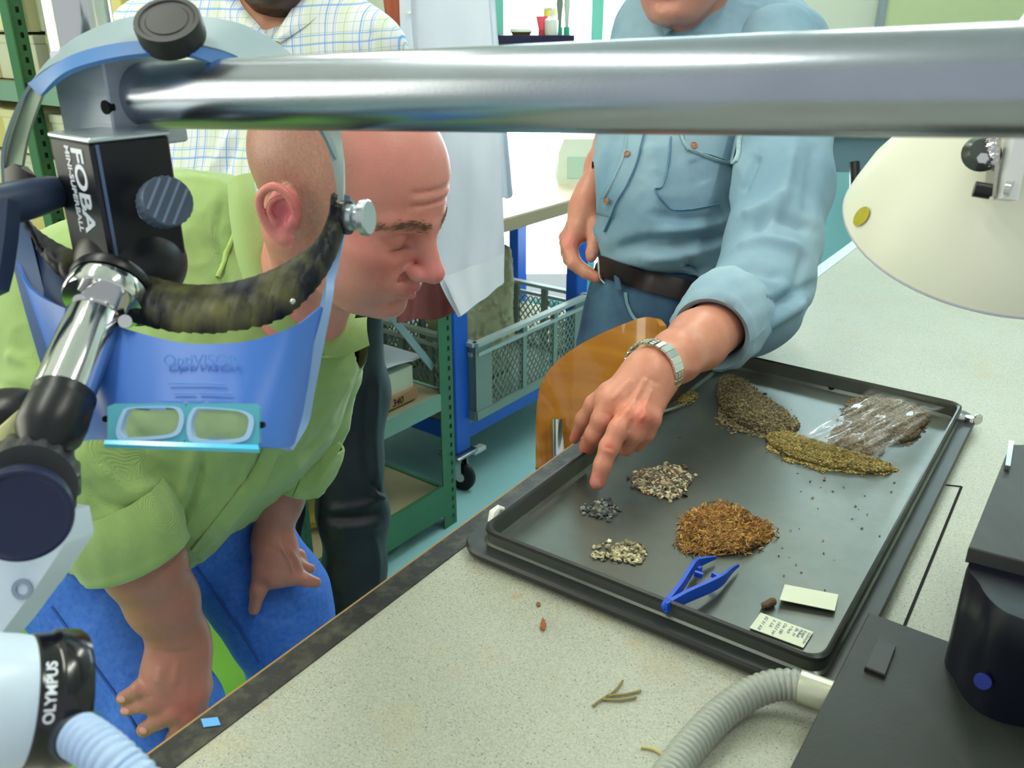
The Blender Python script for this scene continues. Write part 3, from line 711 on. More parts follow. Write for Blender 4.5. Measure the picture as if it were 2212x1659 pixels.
MB().lathe([(0, 0), (.014, 0), (.014, .02)], (rb.x, rb.y, lz), UP, 20).build('cap', mat('red_cap', (205, 60, 80), .4), t)
mbt = MB()
rows = [[Vector((rb.x+(.013*(1-z)+.024*z)*math.cos(a), rb.y+(.013*(1-z)+.002*z)*math.sin(a), lz+.02+.05*z)) for a in [2*PI*k/16 for k in range(17)]] for z in (0, .3, .6, 1)]
mbt.grid(rows).build('tube_body', mat('red_tube', (235, 72, 96), .4), t)
pbx = Gy(1191, 78, 3.77); t = empty('pump_bottle', (pbx.x, pbx.y, lz), 'white pump soap bottle on the dark ledge', 'bottle')
MB().lathe([(0, 0), (.026, 0), (.028, .01), (.028, .055), (.012, .068), (.012, .075)], (pbx.x, pbx.y, lz), UP, 24).build('bottle_body', M['white'], t)
q = MB(); q.cyl((pbx.x, pbx.y, lz+.075), (pbx.x, pbx.y, lz+.10), .006); q.tube([(pbx.x, pbx.y, lz+.10), (pbx.x-.03, pbx.y-.01, lz+.098)], .005, 8); q.build('pump', M['white'], t)
cb = Gy(1187, 60, 3.86); t = empty('spray_bottle', (cb.x, cb.y, lz), 'tall clear bottle with pink cap and yellow label behind the pump bottle', 'bottle')
MB().lathe([(0, 0), (.024, 0), (.026, .01), (.026, .12), (.010, .16), (.010, .17)], (cb.x, cb.y, lz), UP, 24).build('bottle_body', mat('clear_pet', (225, 235, 228), .1, alpha=.6), t)
MB().lathe([(.0265, .06), (.0268, .06), (.0268, .10), (.0265, .10)], (cb.x, cb.y, lz), UP, 24).build('bottle_label', mat('yel_label', (225, 210, 90), .5), t)
MB().lathe([(.013, .17), (.013, .20), (0, .20)], (cb.x, cb.y, lz), UP, 16).build('cap', mat('pink_cap', (235, 110, 150), .4), t)
for i, dx in enumerate((.0, .03)):
    bb = Gy(1208, 75, 3.8); x = bb.x+dx; t = empty('nail_brush', (x, bb.y, lz), ('grey handled brush standing right of the pump bottle', 'pale brush with green foot nearest the window')[i], 'brush', 'brushes on the ledge')
    MB().cyl((x, bb.y, lz), (x, bb.y, lz+.03), .013).build('brush_foot', mat('teal%d' % i, (50, 170, 140), .5), t)
    MB().lathe([(.008, .03), (.010, .08), (.014, .11), (.012, .14), (0, .145)], (x, bb.y, lz), UP, 16).build('brush_head', mat('brush%d' % i, ((120, 130, 120), (190, 205, 195))[i], .6), t)

# ---- grey blue table with black castered chair far right
gb = mat('grey_blue_panel', (112, 142, 156), .5)
a, b_ = Gy(1740, 372, 3.0), Gy(2300, 420, 3.0)
ft = empty('side_table', (1.7, 3.1, 0), 'grey blue table beyond the workbench at the right', 'table'); zt = Gy(1900, 292, 3.0).z
MB().box((a.x, 3.0, a.z), (a.x+1.4, 3.03, zt)).build('apron', gb, ft, smooth=False)
MB().box((a.x-.02, 2.97, zt), (a.x+1.45, 3.7, zt+.03)).build('tabletop', mat('grey_top', (120, 122, 112), .5), ft, smooth=False)
for x, y in ((a.x+.0, 3.05), (a.x+1.3, 3.05), (a.x+.0, 3.6), (a.x+1.3, 3.6)): MB().box((x-.02, y-.02, 0), (x+.02, y+.02, zt)).build('leg', gb, ft, smooth=False)
ch = empty('swivel_chair', Gy(1900, 430, 2.7), 'black office chair parts seen beside the lamp shade', 'chair')
q = MB(); q.tube(splW([(1845, 355, 2.85), (1845, 380, 2.85), (1845, 405, 2.85)], 3), .014, 12); q.build('gas_lift', M['chrome'], ch)
MB().tube(splW([(1846, 350, 2.83), (1848, 400, 2.83), (1848, 430, 2.83), (1862, 460, 2.83), (1890, 470, 2.83)], 6), [.016]*25, 12).build('back_bracket', M['blk'], ch)
MB().tube(splW([(1862, 420, 2.8), (1880, 395, 2.8), (1910, 388, 2.8), (1960, 388, 2.8), (2010, 392, 2.8)], 6), .02, 12).build('arm_rest', M['blk'], ch)
q = W(2010, 610, 2.8); MB().ball(q, .22, .22, .05, 24, 12).build('seat', M['blk'], ch)
MB().cyl((q.x, q.y, .1), (q.x, q.y, q.z-.03), .025).build('column', M['blk'], ch)
for k in range(5):
    a_ = k*2*PI/5; e = Vector((q.x+.27*math.cos(a_), q.y+.27*math.sin(a_), .07))
    lg_ = MB().tube([(q.x, q.y, .12), e], [.022, .014], 10).build('leg', M['blk'], ch); MB().cyl(e+Vector((-.01, 0, -.045)), e+Vector((.01, 0, -.045)), .025).build('caster', M['blk'], lg_)

# ---- green rubber mat
q = [G(-200, 1200, .0), G(560, 1200, .0), G(640, 1720, .0), G(-300, 1720, 0)]
fm_ = MB().box((-1.55, .05, 0), (-.56, 1.84, .012)).build('floor_mat', M['mat'], None, False, 'green dotted rubber mat under the bald man', 'mat')
N, L = M['mat'].node_tree.nodes, M['mat'].node_tree.links; tc = N.new('ShaderNodeTexCoord'); b = N['Principled BSDF']
v = N.new('ShaderNodeTexVoronoi'); v.inputs['Scale'].default_value = 110; v.inputs['Randomness'].default_value = 0; L.new(tc.outputs['Object'], v.inputs['Vector'])
r = N.new('ShaderNodeValToRGB'); r.color_ramp.elements[0].position = .25; r.color_ramp.elements[1].position = .35; r.color_ramp.elements[0].color = s2l((62, 118, 44)); r.color_ramp.elements[1].color = s2l((112, 176, 66))
L.new(v.outputs['Distance'], r.inputs[0]); L.new(r.outputs[0], b.inputs['Base Color'])

# ---- laboratory chair with a bent wooden back, tucked in at the bench
wood = mat('chair_plywood', (186, 124, 40), .22, col2=(160, 98, 30), nscale=5, stretch=(1, 1, 9), coat=.6)
chair = empty('plywood_chair', (.16, 1.50, 0), 'brown bent plywood chair pushed in at the far side of the bench edge', 'chair')
Lp = [(1157, 1010, 1.44), (1156, 920, 1.43), (1160, 855, 1.42), (1172, 815, 1.415), (1200, 780, 1.41), (1250, 745, 1.40), (1310, 715, 1.385), (1370, 692, 1.37), (1405, 684, 1.36), (1428, 688, 1.35), (1440, 704, 1.345)]
Lq = [(1240, 1010, 1.36), (1236, 950, 1.355), (1240, 900, 1.35), (1260, 860, 1.35), (1290, 850, 1.345), (1330, 880, 1.34), (1370, 900, 1.33), (1405, 905, 1.325), (1425, 900, 1.32), (1445, 890, 1.315), (1455, 880, 1.31)]
A_, B_ = spline(Lp, 5), spline(Lq, 5); bow = CD(-.5, 0, 1); rows = []
a0, a1 = W(1156, 1010, 1.45), W(1456, 960, 1.33)       # lower corners of the back
for i in range(len(A_)):
    t = i/(len(A_)-1); top_ = W(*A_[i]); base = a0.lerp(a1, t); 
    rows.append([top_.lerp(base, k/8)+Vector((.02, -.05, 0))*0+CD(.1, 0, -1)*(.045*math.sin(PI*t))*(1) for k in range(9)])
mbk = MB().grid(rows, .011); bk = mbk.build('backrest', wood, chair, auto=50)
sc_ = [Vector((.08, 1.25, .52)), Vector((.30, 1.13, .52)), Vector((.44, 1.42, .52)), Vector((.20, 1.50, .52))]
loft([rrect(sc_, 0, .50, .06), rrect(sc_, -.004, .508, .06), rrect(sc_, 0, .516, .06), rrect(sc_, .02, .516, .06)], 'seat', wood, chair)
cen = sum(sc_, Vector())/4
MB().cyl((cen.x, cen.y, .05), (cen.x, cen.y, .5), .022).build('column', M['chrome'], chair)
for k in range(5):
    a_ = k*2*PI/5+.3; e = Vector((cen.x+.25*math.cos(a_), cen.y+.25*math.sin(a_), .06)); lg_ = MB().tube([(cen.x, cen.y, .09), e], [.02, .013], 10).build('leg', M['chrome'], chair)
    MB().cyl(e+Vector((-.01, 0, -.035)), e+Vector((.01, 0, -.035)), .025).build('caster', M['blk'], lg_)
lo_ = W(1215, 985, 1.41); MB().tube([W(1206, 905, 1.42), W(1208, 985, 1.42), Vector((lo_.x, lo_.y, .52)), (cen.x, cen.y, .49)], .011, 12).build('back_tube', M['chrome'], chair)
# ================================================================ boom stand with microscope
bs = empty('boom_stand', Vector((-.62, .62, 0)), 'polished steel boom stand whose thick pipe crosses the whole view', 'stand')
pa, pb_ = W(300, 207, .56), W(2420, 171, .302); pd = (pb_-pa).normalized(); 
M['pipe'] = mat('pipe_steel', (172, 178, 190), .26, 1, noise=.18, nscale=5, stretch=(1, 4, 4), bump=.02, bscale=200)
m = MB(); n = 12
m.tube([pa+(pb_-pa)*(i/n)-pd*(.02 if i == 0 else 0) for i in range(n+1)], .0203, 48); m.build('horizontal_pipe', M['pipe'], bs)
bl = mat('milled_aluminium', (186, 194, 206), .5, .35, noise=.22, nscale=6, stretch=(1, 1, 14), bump=.08)
hz = Vector((pd.x, pd.y, 0)).normalized(); ny = UP.cross(hz)   # points away from the viewer
bc = pa-pd*.018
MB().obox(bc-UP*.001, hz, ny, UP, .052, .056, .058, .0012).build('clamp_block', bl, bs, auto=20)
fc = bc-ny*.0285
MB().cyl(onplane(228, 232, fc, ny)+ny*.004, onplane(228, 232, fc, ny)-ny*.0004, .0042).build('set_screw', M['dark'], bs)
# vertical post behind, standing on the floor beside the bench
q0 = W(170, 40, .66); m = MB(); m.cyl((q0.x, q0.y, bc.z-.012), (q0.x, q0.y, 1.95), .0245, 40); m.build('vertical_post', M['chrome'], bs)
MB().beam(bc-UP*.0+ny*.02, Vector((q0.x, q0.y, bc.z)), .04, .04).build('link_arm', bl, bs)
# ball head housing
hb = empty('ball_head', bc-UP*.09, 'black square ball head with white lettering under the clamp block', 'clamp')
t1, t2 = W(130, 330, .545), W(245, 330, .52); a1 = Vector((t2.x-t1.x, t2.y-t1.y, 0)).normalized(); a1 = (CD(1, 0, 0)*.76-Vector((0, 1, 0))*.62).normalized(); a1.z = 0; a1.normalize(); a2 = UP.cross(a1)
hc = W(262, 440, .545)
bk_ = mat('anodised_black', (18, 20, 30), .38, .2, spec=.6)
HS = .050
m = MB().obox(hc+UP*.004, a1, a2, UP, HS, HS, .075, .0018); m.build('housing', bk_, hb, auto=20)
s_ = SDF(); cc = hc-UP*.034
s_.ell(cc-UP*.004, (.034, .034, .030), [[a1.x, a2.x, 0], [a1.y, a2.y, 0], [0, 0, 1]], .01); s_.cone(cc-UP*.004, cc-UP*.026, .026, .020, .008); s_.cone(cc+a1*.014-a2*.012-UP*.006, cc-UP*.016, .014, .014, .012); V, F = s_.mesh(.0018)
link('ball_socket', V, F, bk_, hb)
MB().obox(hc+UP*.0425, a1, a2, UP, HS+.001, HS+.001, .003, .0008).build('top_plate', mat('silver_plate', (205, 215, 222), .3, .8), hb)
wm = mat('white_lettering', (235, 240, 250), .5)
fo = hc-a2*(HS/2+.0002)
for s__, sz, off, st_ in (('MINI-SUPERBALL', .0072, -.0065, 1.05), ('FOBA', .0185, .0015, 1.0)):
    text(None, 'lettering', s__, sz, fo+a1*off+UP*.038, -UP, a1, wm, hb, .0003, bold=True, sx=.98 if sz < .01 else 1.10)
MB().obox(hc+a1*(HS/2)-a2*(HS/2-.004)+UP*.004, a1, a2, UP, .0006, .002, .072).build('edge_mark', mat('blue_grey_line', (90, 110, 150), .4), hb, smooth=False)
# ribbed clamping knob on the right face
gk = mat('ribbed_grey', (70, 84, 104), .45)
kd = (a1*.85-a2*.45).normalized(); k0 = hc+a1*(HS/2-.002)-UP*.006-a2*.008
kd = CD(.62, -.02, .78)
k0 = W(338, 446, .525); rm = lambda i, k: 1 if k % 2 else .955
MB().cyl(k0-kd*.012, k0+kd*.006, .0085, 24).build('knob_stem', M['white'], hb)
kn = MB().lathe([(0, .004), (.0100, .004), (.0145, .008), (.0150, .016), (.0150, .022), (.0142, .0235), (0, .0235)], k0, kd, 48, rmod=lambda i, k: (.96 if k % 2 else 1) if 1 < i < 5 else 1).build('knob', gk, hb)
gr_ = MB(); kx, ky, _ = basis(kd)
for o_ in (-.007, -.0015, .004, .009):
    rr = math.sqrt(max(.0135**2-o_**2, 0)); gd = CD(.42, .9, 0); gd = (gd-kd*gd.dot(kd)).normalized(); gs = kd.cross(gd)
    gr_.beam(k0+kd*.0238+gs*o_-gd*rr, k0+kd*.0238+gs*o_+gd*rr, .0016, .0006, kd)
gr_.build('groove', mat('groove', (110, 128, 150), .4), kn, smooth=False)
# lever on the left
lv = mat('lever_black', (44, 58, 84), .42)
m = MB(); m.tube(splW([(155, 402, .55), (120, 415, .54), (60, 430, .52), (-20, 448, .50)], 4), [.0055, .0055, .0065, .0085, .010, .0108, .0112, .0115, .0118, .012, .012, .012, .012], 24); m.build('lever_hub', lv, hb)
m = MB(); rows = [[W(x, y, .505) for x, y in r] for r in (((-40, 440), (10, 438), (47, 440)), ((-40, 520), (2, 520), (40, 520)), ((-40, 600), (-6, 600), (30, 590)), ((-40, 645), (-6, 642), (20, 630)))]
m.grid(rows[::-1], .014).build('lever_blade', lv, hb, auto=50)

# stem, discs and chrome tube down to the microscope
ms = empty('microscope', W(40, 1400, .42), 'white stereo microscope head with chrome tube hanging from the ball head', 'microscope')
sd_ = (W(262, 585, .535)-W(150, 860, .475)).normalized()    # axis, pointing up
def onax(px, py, d): return W(px, py, d)
st0 = W(262, 580, .532); MB().cyl(W(250, 612, .524), W(268, 555, .540), .0085, 24).build('stem', mat('blue_steel', (110, 135, 175), .2, .9), ms)
dc = W(237, 620, .520)
MB().lathe([(0, .011), (.010, .011), (.014, .007), (.0225, .003), (.0235, -.001), (.0225, -.004), (0, -.004)], dc+sd_*.003, sd_, 48).build('rubber_disc', M['blk'], ms)
cl_ = MB().lathe([(0, -.003), (.0228, -.003), (.0232, -.005), (.0232, -.013), (.0222, -.0145), (0, -.0145)], dc, sd_, 48).build('chrome_collar', M['chrome'], ms)
for px, py in ((172, 650), (270, 694)): MB().cyl(W(px, py, .503)-CD(.3, 0, -1)*0, W(px, py, .494), .0038, 14).build('grub_screw', M['chrome'], ms)
MB().lathe([(.0130, -.012), (.0130, -.040)], dc, sd_, 40).build('neck_tube', M['chrome'], ms)
tc_ = W(203, 690, .503); tl = (W(140, 850, .470)-tc_).length
MB().lathe([(0, .002), (.0150, .002), (.0158, 0), (.0158, -tl), (.0150, -tl-.001), (0, -tl-.001)], tc_, sd_, 48).build('chrome_tube', M['chrome'], ms)
jb = W(140, 852, .469); MB().lathe([(0, .0005), (.0162, .0005), (.0165, -.002), (.0160, -.004), (.0165, -.006), (.0172, -.018), (.0165, -.026), (.010, -.038), (0, -.040)], jb, sd_, 48).build('black_joint', M['blk'], ms)
bd_ = CD(.08, .05, 1); MB().lathe([(0, .0125), (.0088, .0125), (.0094, .0115), (.0094, 0)], W(122, 946, .462), bd_, 40).build('joint_button', mat('turned_steel', (190, 196, 204), .3, .9), ms)
iv = mat('ivory_paint', (214, 214, 160), .35)
m = MB(); m.grid([[W(-60, 960, .44), W(-60, 1010, .44)], [W(0, 925, .45), W(10, 965, .45)], [W(40, 885, .46), W(60, 915, .46)], [W(78, 858, .465), W(92, 880, .465)]][::-1], .006).build('arm_lever', iv, ms)
m = MB(); m.ball(W(15, 880, .50), .020, .018, .010).build('rear_knob', M['blk'], ms)
# focusing knob: ribbed drum with blue black cap
fd = (W(45, 1115, .395)-W(62, 1040, .455)).normalized()
k1 = W(64, 1035, .448)
drum = mat('drum_rubber', (58, 60, 64), .35)
MB().lathe([(0, -.012), (.0225, -.012), (.0240, -.009), (.0240, .020), (.0225, .023), (0, .023)], k1, fd, 72, rmod=lambda i, k: (.93 if (k//2) % 2 else 1) if 1 < i < 4 else 1).build('focus_drum', drum, ms)
k2 = W(46, 1113, .400)
MB().lathe([(0, -.014), (.0200, -.014), (.0218, -.010), (.0222, 0), (.0214, .002), (.0200, .0022), (.0185, .0012), (.0176, .0010), (0, .0010)], k2, fd, 64).build('knob_cap', mat('cap_blue_black', (22, 30, 66), .35), ms)
wp = mat('white_enamel', (206, 222, 240), .28)
m = MB(); Q = [(-60, 1130), (60, 1100), (130, 1110), (141, 1168), (138, 1178), (68, 1283), (60, 1292), (0, 1372), (-60, 1440)]
m.prism([W(x, y, .435) for x, y in Q][::-1], CD(0, 0, -1)*.03); m.build('white_bracket', wp, ms, auto=30)
MB().lathe([(.0052, 0), (.0052, .0006), (.0030, .0004), (.0030, -.001), (0, -.001)][::-1], W(48, 1273, .4345), CD(0, 0, 1), 24).build('bracket_screw', mat('screw_steel', (150, 165, 185), .35, .8), ms)
# objective head: white dome, then black ring and illuminator
od = CD(.76, -.14, -.60); oc = W(52, 1514, .36)
MB().lathe([(0, -.060), (.015, -.058), (.026, -.048), (.0282, -.030), (.0280, -.014), (.0270, -.004), (.0262, .0005), (0, .0005)], oc, od, 64).build('white_dome', wp, ms)
rg = MB().lathe([(.0254, -.001), (.0270, .001), (.0272, .0070), (.0278, .0085), (.0287, .0095), (.0287, .0110), (.0284, .018), (.0268, .0205), (0, .0205)], oc, od, 64).build('ring_light', mat('gloss_black', (10, 12, 18), .16, spec=.7), ms)
# lettering wrapped round the ring and the dome
def wrap(rad, h0, ang0):   # reads upwards, tops of the letters towards the dome
    x, y, d = basis(od)
    def f(v):   # v.x along circumference, v.y along the axis
        a = ang0-v.x/rad; return oc+d*(h0-v.y)+(x*math.cos(a)+y*math.sin(a))*(rad+v.z)
    return f
x_, y_, d_ = basis(od); vd = (Vector((0, 0, H))-oc).normalized(); av = math.atan2(vd.dot(y_), vd.dot(x_))
text(wrap(.0273, .0060, av+.35), 'lettering', 'OLYMPUS', .0056, (0, 0, 0), (1, 0, 0), (0, 1, 0), wm, rg, .0003, bold=True)
pk_ = mat('magenta_print', (170, 90, 130), .5)
text(wrap(.0282, -.020, av+.30), 'lettering', 'SZ40', .0062, (0, 0, 0), (1, 0, 0), (0, 1, 0), pk_, ms, .0003)
f = wrap(.0282, -.022, av-.28); MB().tube([f(Vector((.014*i/6, .001, 0))) for i in range(7)], .0005, 6).build('index_line', pk_, ms)
hc0 = W(158, 1582, .352); hd = (W(200, 1625, .335)-hc0).normalized()
MB().lathe([(0, -.006), (.0095, -.006), (.0105, -.002), (.0105, .006), (.0095, .008), (0, .008)], hc0, hd, 32).build('hose_socket', mat('socket_rubber', (52, 60, 72), .5), ms)
def ribbed(name, pts, r, pitch, m, **k):
    P = spline([tuple(p) for p in pts], 30); A = [Vector(p) for p in P]; L_ = [0]
    for a, b_ in zip(A[:-1], A[1:]): L_.append(L_[-1]+(b_-a).length)
    tot = L_[-1]; n = int(tot/pitch*7); out = []; rs = []; j = 0
    for i in range(n+1):
        s_ = tot*i/n
        while j < len(L_)-2 and L_[j+1] < s_: j += 1
        t = (s_-L_[j])/max(L_[j+1]-L_[j], 1e-9); out.append(A[j].lerp(A[j+1], t)); rs.append(r*(.86+.14*abs(math.sin(PI*s_/pitch))**.6))
    return MB().tube(out, rs, 28).build(name, m, auto=80, **k)
ribbed('ribbed_hose', [W(168, 1588, .342), W(205, 1612, .336), W(260, 1660, .33), W(330, 1740, .33), W(400, 1880, .36)], .0093, .0036, mat('pale_blue_hose', (172, 196, 232), .35, spec=.5), label='pale blue ribbed hose leaving the microscope ring at lower left', cat='hose')

# ================================================================ headband magnifier hung on the boom
vz = empty('headband_magnifier', W(400, 900, .47), 'blue grey headband magnifier with twin lenses hung on the boom stand', 'magnifier')
sg = mat('strap_grey', (142, 162, 170), .5, noise=.05, nscale=10); sb_ = mat('strap_blue', (78, 128, 190), .45)
def strip(name, e1, e2, m, th=.002, n=8, **k):
    A = spline(e1, n); B = spline(e2, n); rows = [[W(*a).lerp(W(*b_), t) for t in (0, .25, .5, .75, 1)] for a, b_ in zip(A, B)]
    return MB().grid(rows, th).build(name, m, auto=60, **k)
strip('rear_strap', [(22, 405, .575), (30, 290, .575), (75, 180, .565), (160, 92, .555), (290, 42, .55), (430, 42, .55), (540, 66, .555), (640, 135, .565), (705, 240, .575), (735, 330, .58)],
      [(12, 405, .56), (14, 310, .55), (72, 183, .53), (167, 124, .51), (284, 97, .505), (401, 100, .505), (502, 124, .515), (610, 190, .535), (672, 250, .56), (722, 345, .575)], sg, .002, parent=vz)
strip('strap_edge', [(69, 181, .53), (167, 124, .51), (284, 97, .505), (401, 100, .505), (502, 124, .515), (610, 190, .535)], [(96, 206, .528), (150, 163, .508), (227, 137, .503), (334, 122, .502), (435, 132, .506), (600, 205, .532)], sb_, .003, parent=vz)
strip('side_strap', [(655, 240, .56), (700, 300, .57), (716, 350, .575), (728, 420, .575), (728, 492, .57)], [(724, 240, .565), (738, 300, .575), (743, 350, .575), (741, 420, .572), (735, 498, .568)], mat('strap_pale', (176, 190, 186), .5), .002, parent=vz)
strip('side_strap', [(62, 190, .535), (24, 300, .555), (10, 380, .56), (12, 440, .56)], [(92, 200, .53), (58, 300, .55), (42, 400, .555), (44, 450, .555)], mat('strap_pale_left', (158, 174, 150), .5), .002, parent=vz)
kc = W(364, 52, .500); ku = CD(.02, .46, .88)
kb = mat('knob_black', (34, 36, 34), .5)
kk = MB().lathe([(0, -.010), (.0185, -.010), (.0192, -.008), (.0192, .002), (.0185, .0035), (.0160, .0035), (.0150, .0026), (.0125, .0026), (.0118, .0032), (0, .0034)], kc, ku, 72, rmod=lambda i, k: (.975 if k % 2 else 1) if i in (2, 3) else 1).build('ratchet_knob', kb, vz)
# leather sweatband
lt = mat('sweatband_leather', (12, 15, 28), .5, col2=(104, 102, 62), nscale=24, spec=.4, rr=(.50, .66), stretch=(1, 1, .5))
U = [(20, 400, .575), (55, 480, .572), (110, 525, .565), (200, 565, .55), (301, 597, .535), (401, 622, .528), (502, 618, .53), (602, 585, .54), (686, 528, .553), (718, 470, .562), (726, 420, .568)]
D_ = [(28, 405, .565), (75, 500, .56), (140, 590, .55), (215, 655, .535), (308, 694, .518), (401, 714, .512), (502, 711, .515), (602, 687, .525), (672, 625, .54), (718, 550, .555), (738, 470, .565)]
A_, B_ = spline(U, 14), spline(D_, 14); rows = []
for i, (a, b_) in enumerate(zip(A_, B_)):
    a, b_ = W(*a), W(*b_); row = []
    for j in range(13):
        t = j/12; p = a.lerp(b_, t); cr_ = .0012*math.sin(i*.75+2*math.sin(i*.21))*math.sin(PI*t)+.0006*math.sin(i*1.9+j)
        row.append(p+CD(0, -.2, 1)*(.0075*math.sin(PI*t)**.8+cr_))
    rows.append(row)
MB().grid(rows, .003).build('sweatband', lt, vz, auto=70)
m = MB().ball(W(632, 651, .515), .0018); m.build('rivet', M['chrome'], vz)
m = MB(); m.grid([[W(44, 372, .56), W(44, 410, .56)], [W(60, 360, .555), W(66, 410, .555)], [W(78, 380, .555), W(80, 410, .555)]], .01).build('strap_buckle', M['blk'], vz)
# visor shell
vb = mat('visor_blue', (66, 118, 205), .38, noise=.08, nscale=8, trans=.0)
T_ = [(40, 560, .56), (75, 625, .545), (150, 668, .52), (250, 705, .505), (330, 730, .498), (400, 745, .495), (480, 746, .495), (550, 738, .498), (630, 708, .508), (690, 662, .528)]
Bo = [(150, 880, .54), (180, 945, .525), (205, 949, .497), (250, 952, .476), (320, 955, .468), (400, 958, .466), (480, 962, .466), (545, 966, .468), (610, 968, .485), (638, 945, .515)]
A_, B_ = spline(T_, 8), spline(Bo, 8)
rows = [[W(*(a+(b_-a)*t)) for t in [k/30 for k in range(31)]] for a, b_ in zip(A_, B_)]
mv = MB().grid(rows, .0022); PV = toPix(np.array([tuple(v) for v in mv.V]))
mv.F = [f for f in mv.F if not (244 < PV[list(f), 0].mean() < 552 and 884 < PV[list(f), 1].mean() < 950)]
vis = mv.build('visor_shell', vb, vz, auto=50)
strip('side_arm', [(766, 440, .575), (748, 500, .57), (728, 590, .555), (706, 665, .535), (672, 850, .525), (655, 920, .52), (620, 975, .50)], [(752, 436, .575), (734, 498, .57), (708, 590, .553), (690, 664, .53), (640, 850, .518), (628, 915, .512), (600, 966, .492)], mat('arm_pale_blue', (128, 160, 205), .4), .004, parent=vz)
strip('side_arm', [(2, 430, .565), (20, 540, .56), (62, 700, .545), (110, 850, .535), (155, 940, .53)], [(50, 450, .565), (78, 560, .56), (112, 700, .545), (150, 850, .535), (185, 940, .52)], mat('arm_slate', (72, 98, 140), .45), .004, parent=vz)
strip('side_gusset', [(50, 470, .57), (70, 560, .565), (95, 650, .55)], [(120, 590, .55), (215, 640, .54), (260, 705, .505)], mat('gusset_navy', (40, 62, 100), .5), .002, parent=vz)
# lens plate: frame with two white rimmed windows
lm = mat('cyan_acrylic', (88, 176, 196), .15, spec=.6); pz = .4630
def Q(x, y, d=pz): return W(x, y, d)
Lw = [(255, 950), (250, 930), (262, 893), (280, 880), (370, 878), (388, 882), (397, 898), (393, 925), (378, 942), (330, 950), (262, 954)]
Rw = [(403, 930), (405, 905), (415, 885), (430, 879), (510, 885), (538, 893), (548, 905), (545, 930), (530, 952), (470, 960), (415, 955), (406, 945)]
def offp(P, k): c_ = np.mean(P, 0); return [tuple(c_+(np.array(p)-c_)*k) for p in P]
def ringpix(outer, inner, d, th, name, m):
    n = len(outer); mb = MB(); O, I_ = [Q(*p, d) for p in outer], [Q(*p, d) for p in inner]; bk = CD(0, 0, -1)*th
    V = O+I_+[p+bk for p in O]+[p+bk for p in I_]; F = []
    for i in range(n):
        j = (i+1) % n; F += [(i, j, n+j, n+i), (2*n+i, 3*n+i, 3*n+j, 2*n+j), (i, 2*n+i, 2*n+j, j), (n+i, n+j, 3*n+j, 3*n+i)]
    return mb.add(V, F).build(name, m, vz, auto=40)
def resamp(P, n=48, ang0=None):
    S = np.array(spline(P, 20, True)); c_ = np.mean(P, 0); a = np.arctan2(S[:, 1]-c_[1], S[:, 0]-c_[0]); out = []
    for k in range(n): t = -PI+2*PI*k/n; j = np.argmin(np.abs(np.angle(np.exp(1j*(a-t))))); out.append(tuple(S[j]))
    return out
def rectray(c_, x0, y0, x1, y1, n=48, P=None):
    out = []
    for k in range(n):
        t = -PI+2*PI*k/n; dx, dy = math.cos(t), math.sin(t); s_ = min((x1-c_[0])/dx if dx > 1e-9 else 1e9, (x0-c_[0])/dx if dx < -1e-9 else 1e9, (y1-c_[1])/dy if dy > 1e-9 else 1e9, (y0-c_[1])/dy if dy < -1e-9 else 1e9)
        out.append((c_[0]+dx*s_, c_[1]+dy*s_))
    return out
cl2 = mat('white_lens_rim', (170, 205, 240), .3)
gl = mat('lens_glass', (205, 225, 205), .03, alpha=.22, spec=.8)
for P, bx_ in ((Lw, (232, 872, 400, 958)), (Rw, (400, 872, 560, 966))):
    c_ = np.mean(P, 0); o_ = resamp(P)
    ringpix(rectray(c_, *bx_), o_, pz, .004, 'lens_frame', lm)
    ringpix(o_, [tuple(np.array(p)*.86+c_*.14+np.array([0, -2.5])) for p in o_], pz-.001, .006, 'lens_rim', cl2)
    iq = [tuple(np.array(p)*.87+c_*.13+np.array([0, -2.5])) for p in o_]; V = [Q(*p, pz+.001) for p in iq]
    n = len(V); cV = sum(V, Vector())/n+CD(0, 0, 1)*.002; mb = MB(); V2 = [cV.lerp(v, .5)+CD(0, 0, 1)*.0008 for v in V]
    mb.add([cV]+V2+V, [(0, 1+i, 1+(i+1) % n) for i in range(n)]+[(1+i, 1+n+i, 1+n+(i+1) % n, 1+(i+1) % n) for i in range(n)]); mb.build('lens', gl, vz)
m = MB(); m.grid([[Q(230+330*i/10, (958+10*i/10), pz), Q(228+334*i/10, (967+11*i/10), pz-.002)] for i in range(11)], .003).build('lens_lip', mat('cyan_edge', (80, 200, 240), .15), vz)
for x, y in ((229, 905), (565, 918)): MB().lathe([(0, .001), (.0018, .001), (.0018, -.002)][::-1], W(x, y, .4655 if x > 400 else .480), CD(0, 0, 1), 16).build('screw', M['dark'], vz)
eng = mat('moulded_text', (98, 150, 222), .35)
text(None, 'lettering', 'OptiVISOR', .0090, W(352, 790, .4830), CD(1, 0, 0), CD(0, 1, 0), eng, vis, .0004)
ml = MB()
for yy_, xs_ in ((828, ((362, 486),)), (850, ((374, 420), (430, 500))), (866, ((345, 395), (404, 440), (450, 505)))):
    for xa_, xb_ in xs_: ml.beam(W(xa_, yy_, .4785-(yy_-828)*.00011), W(xb_, yy_+1, .4785-(yy_-828)*.00011), .0008, .0004)
ml.build('moulded_line', eng, vis, smooth=False)
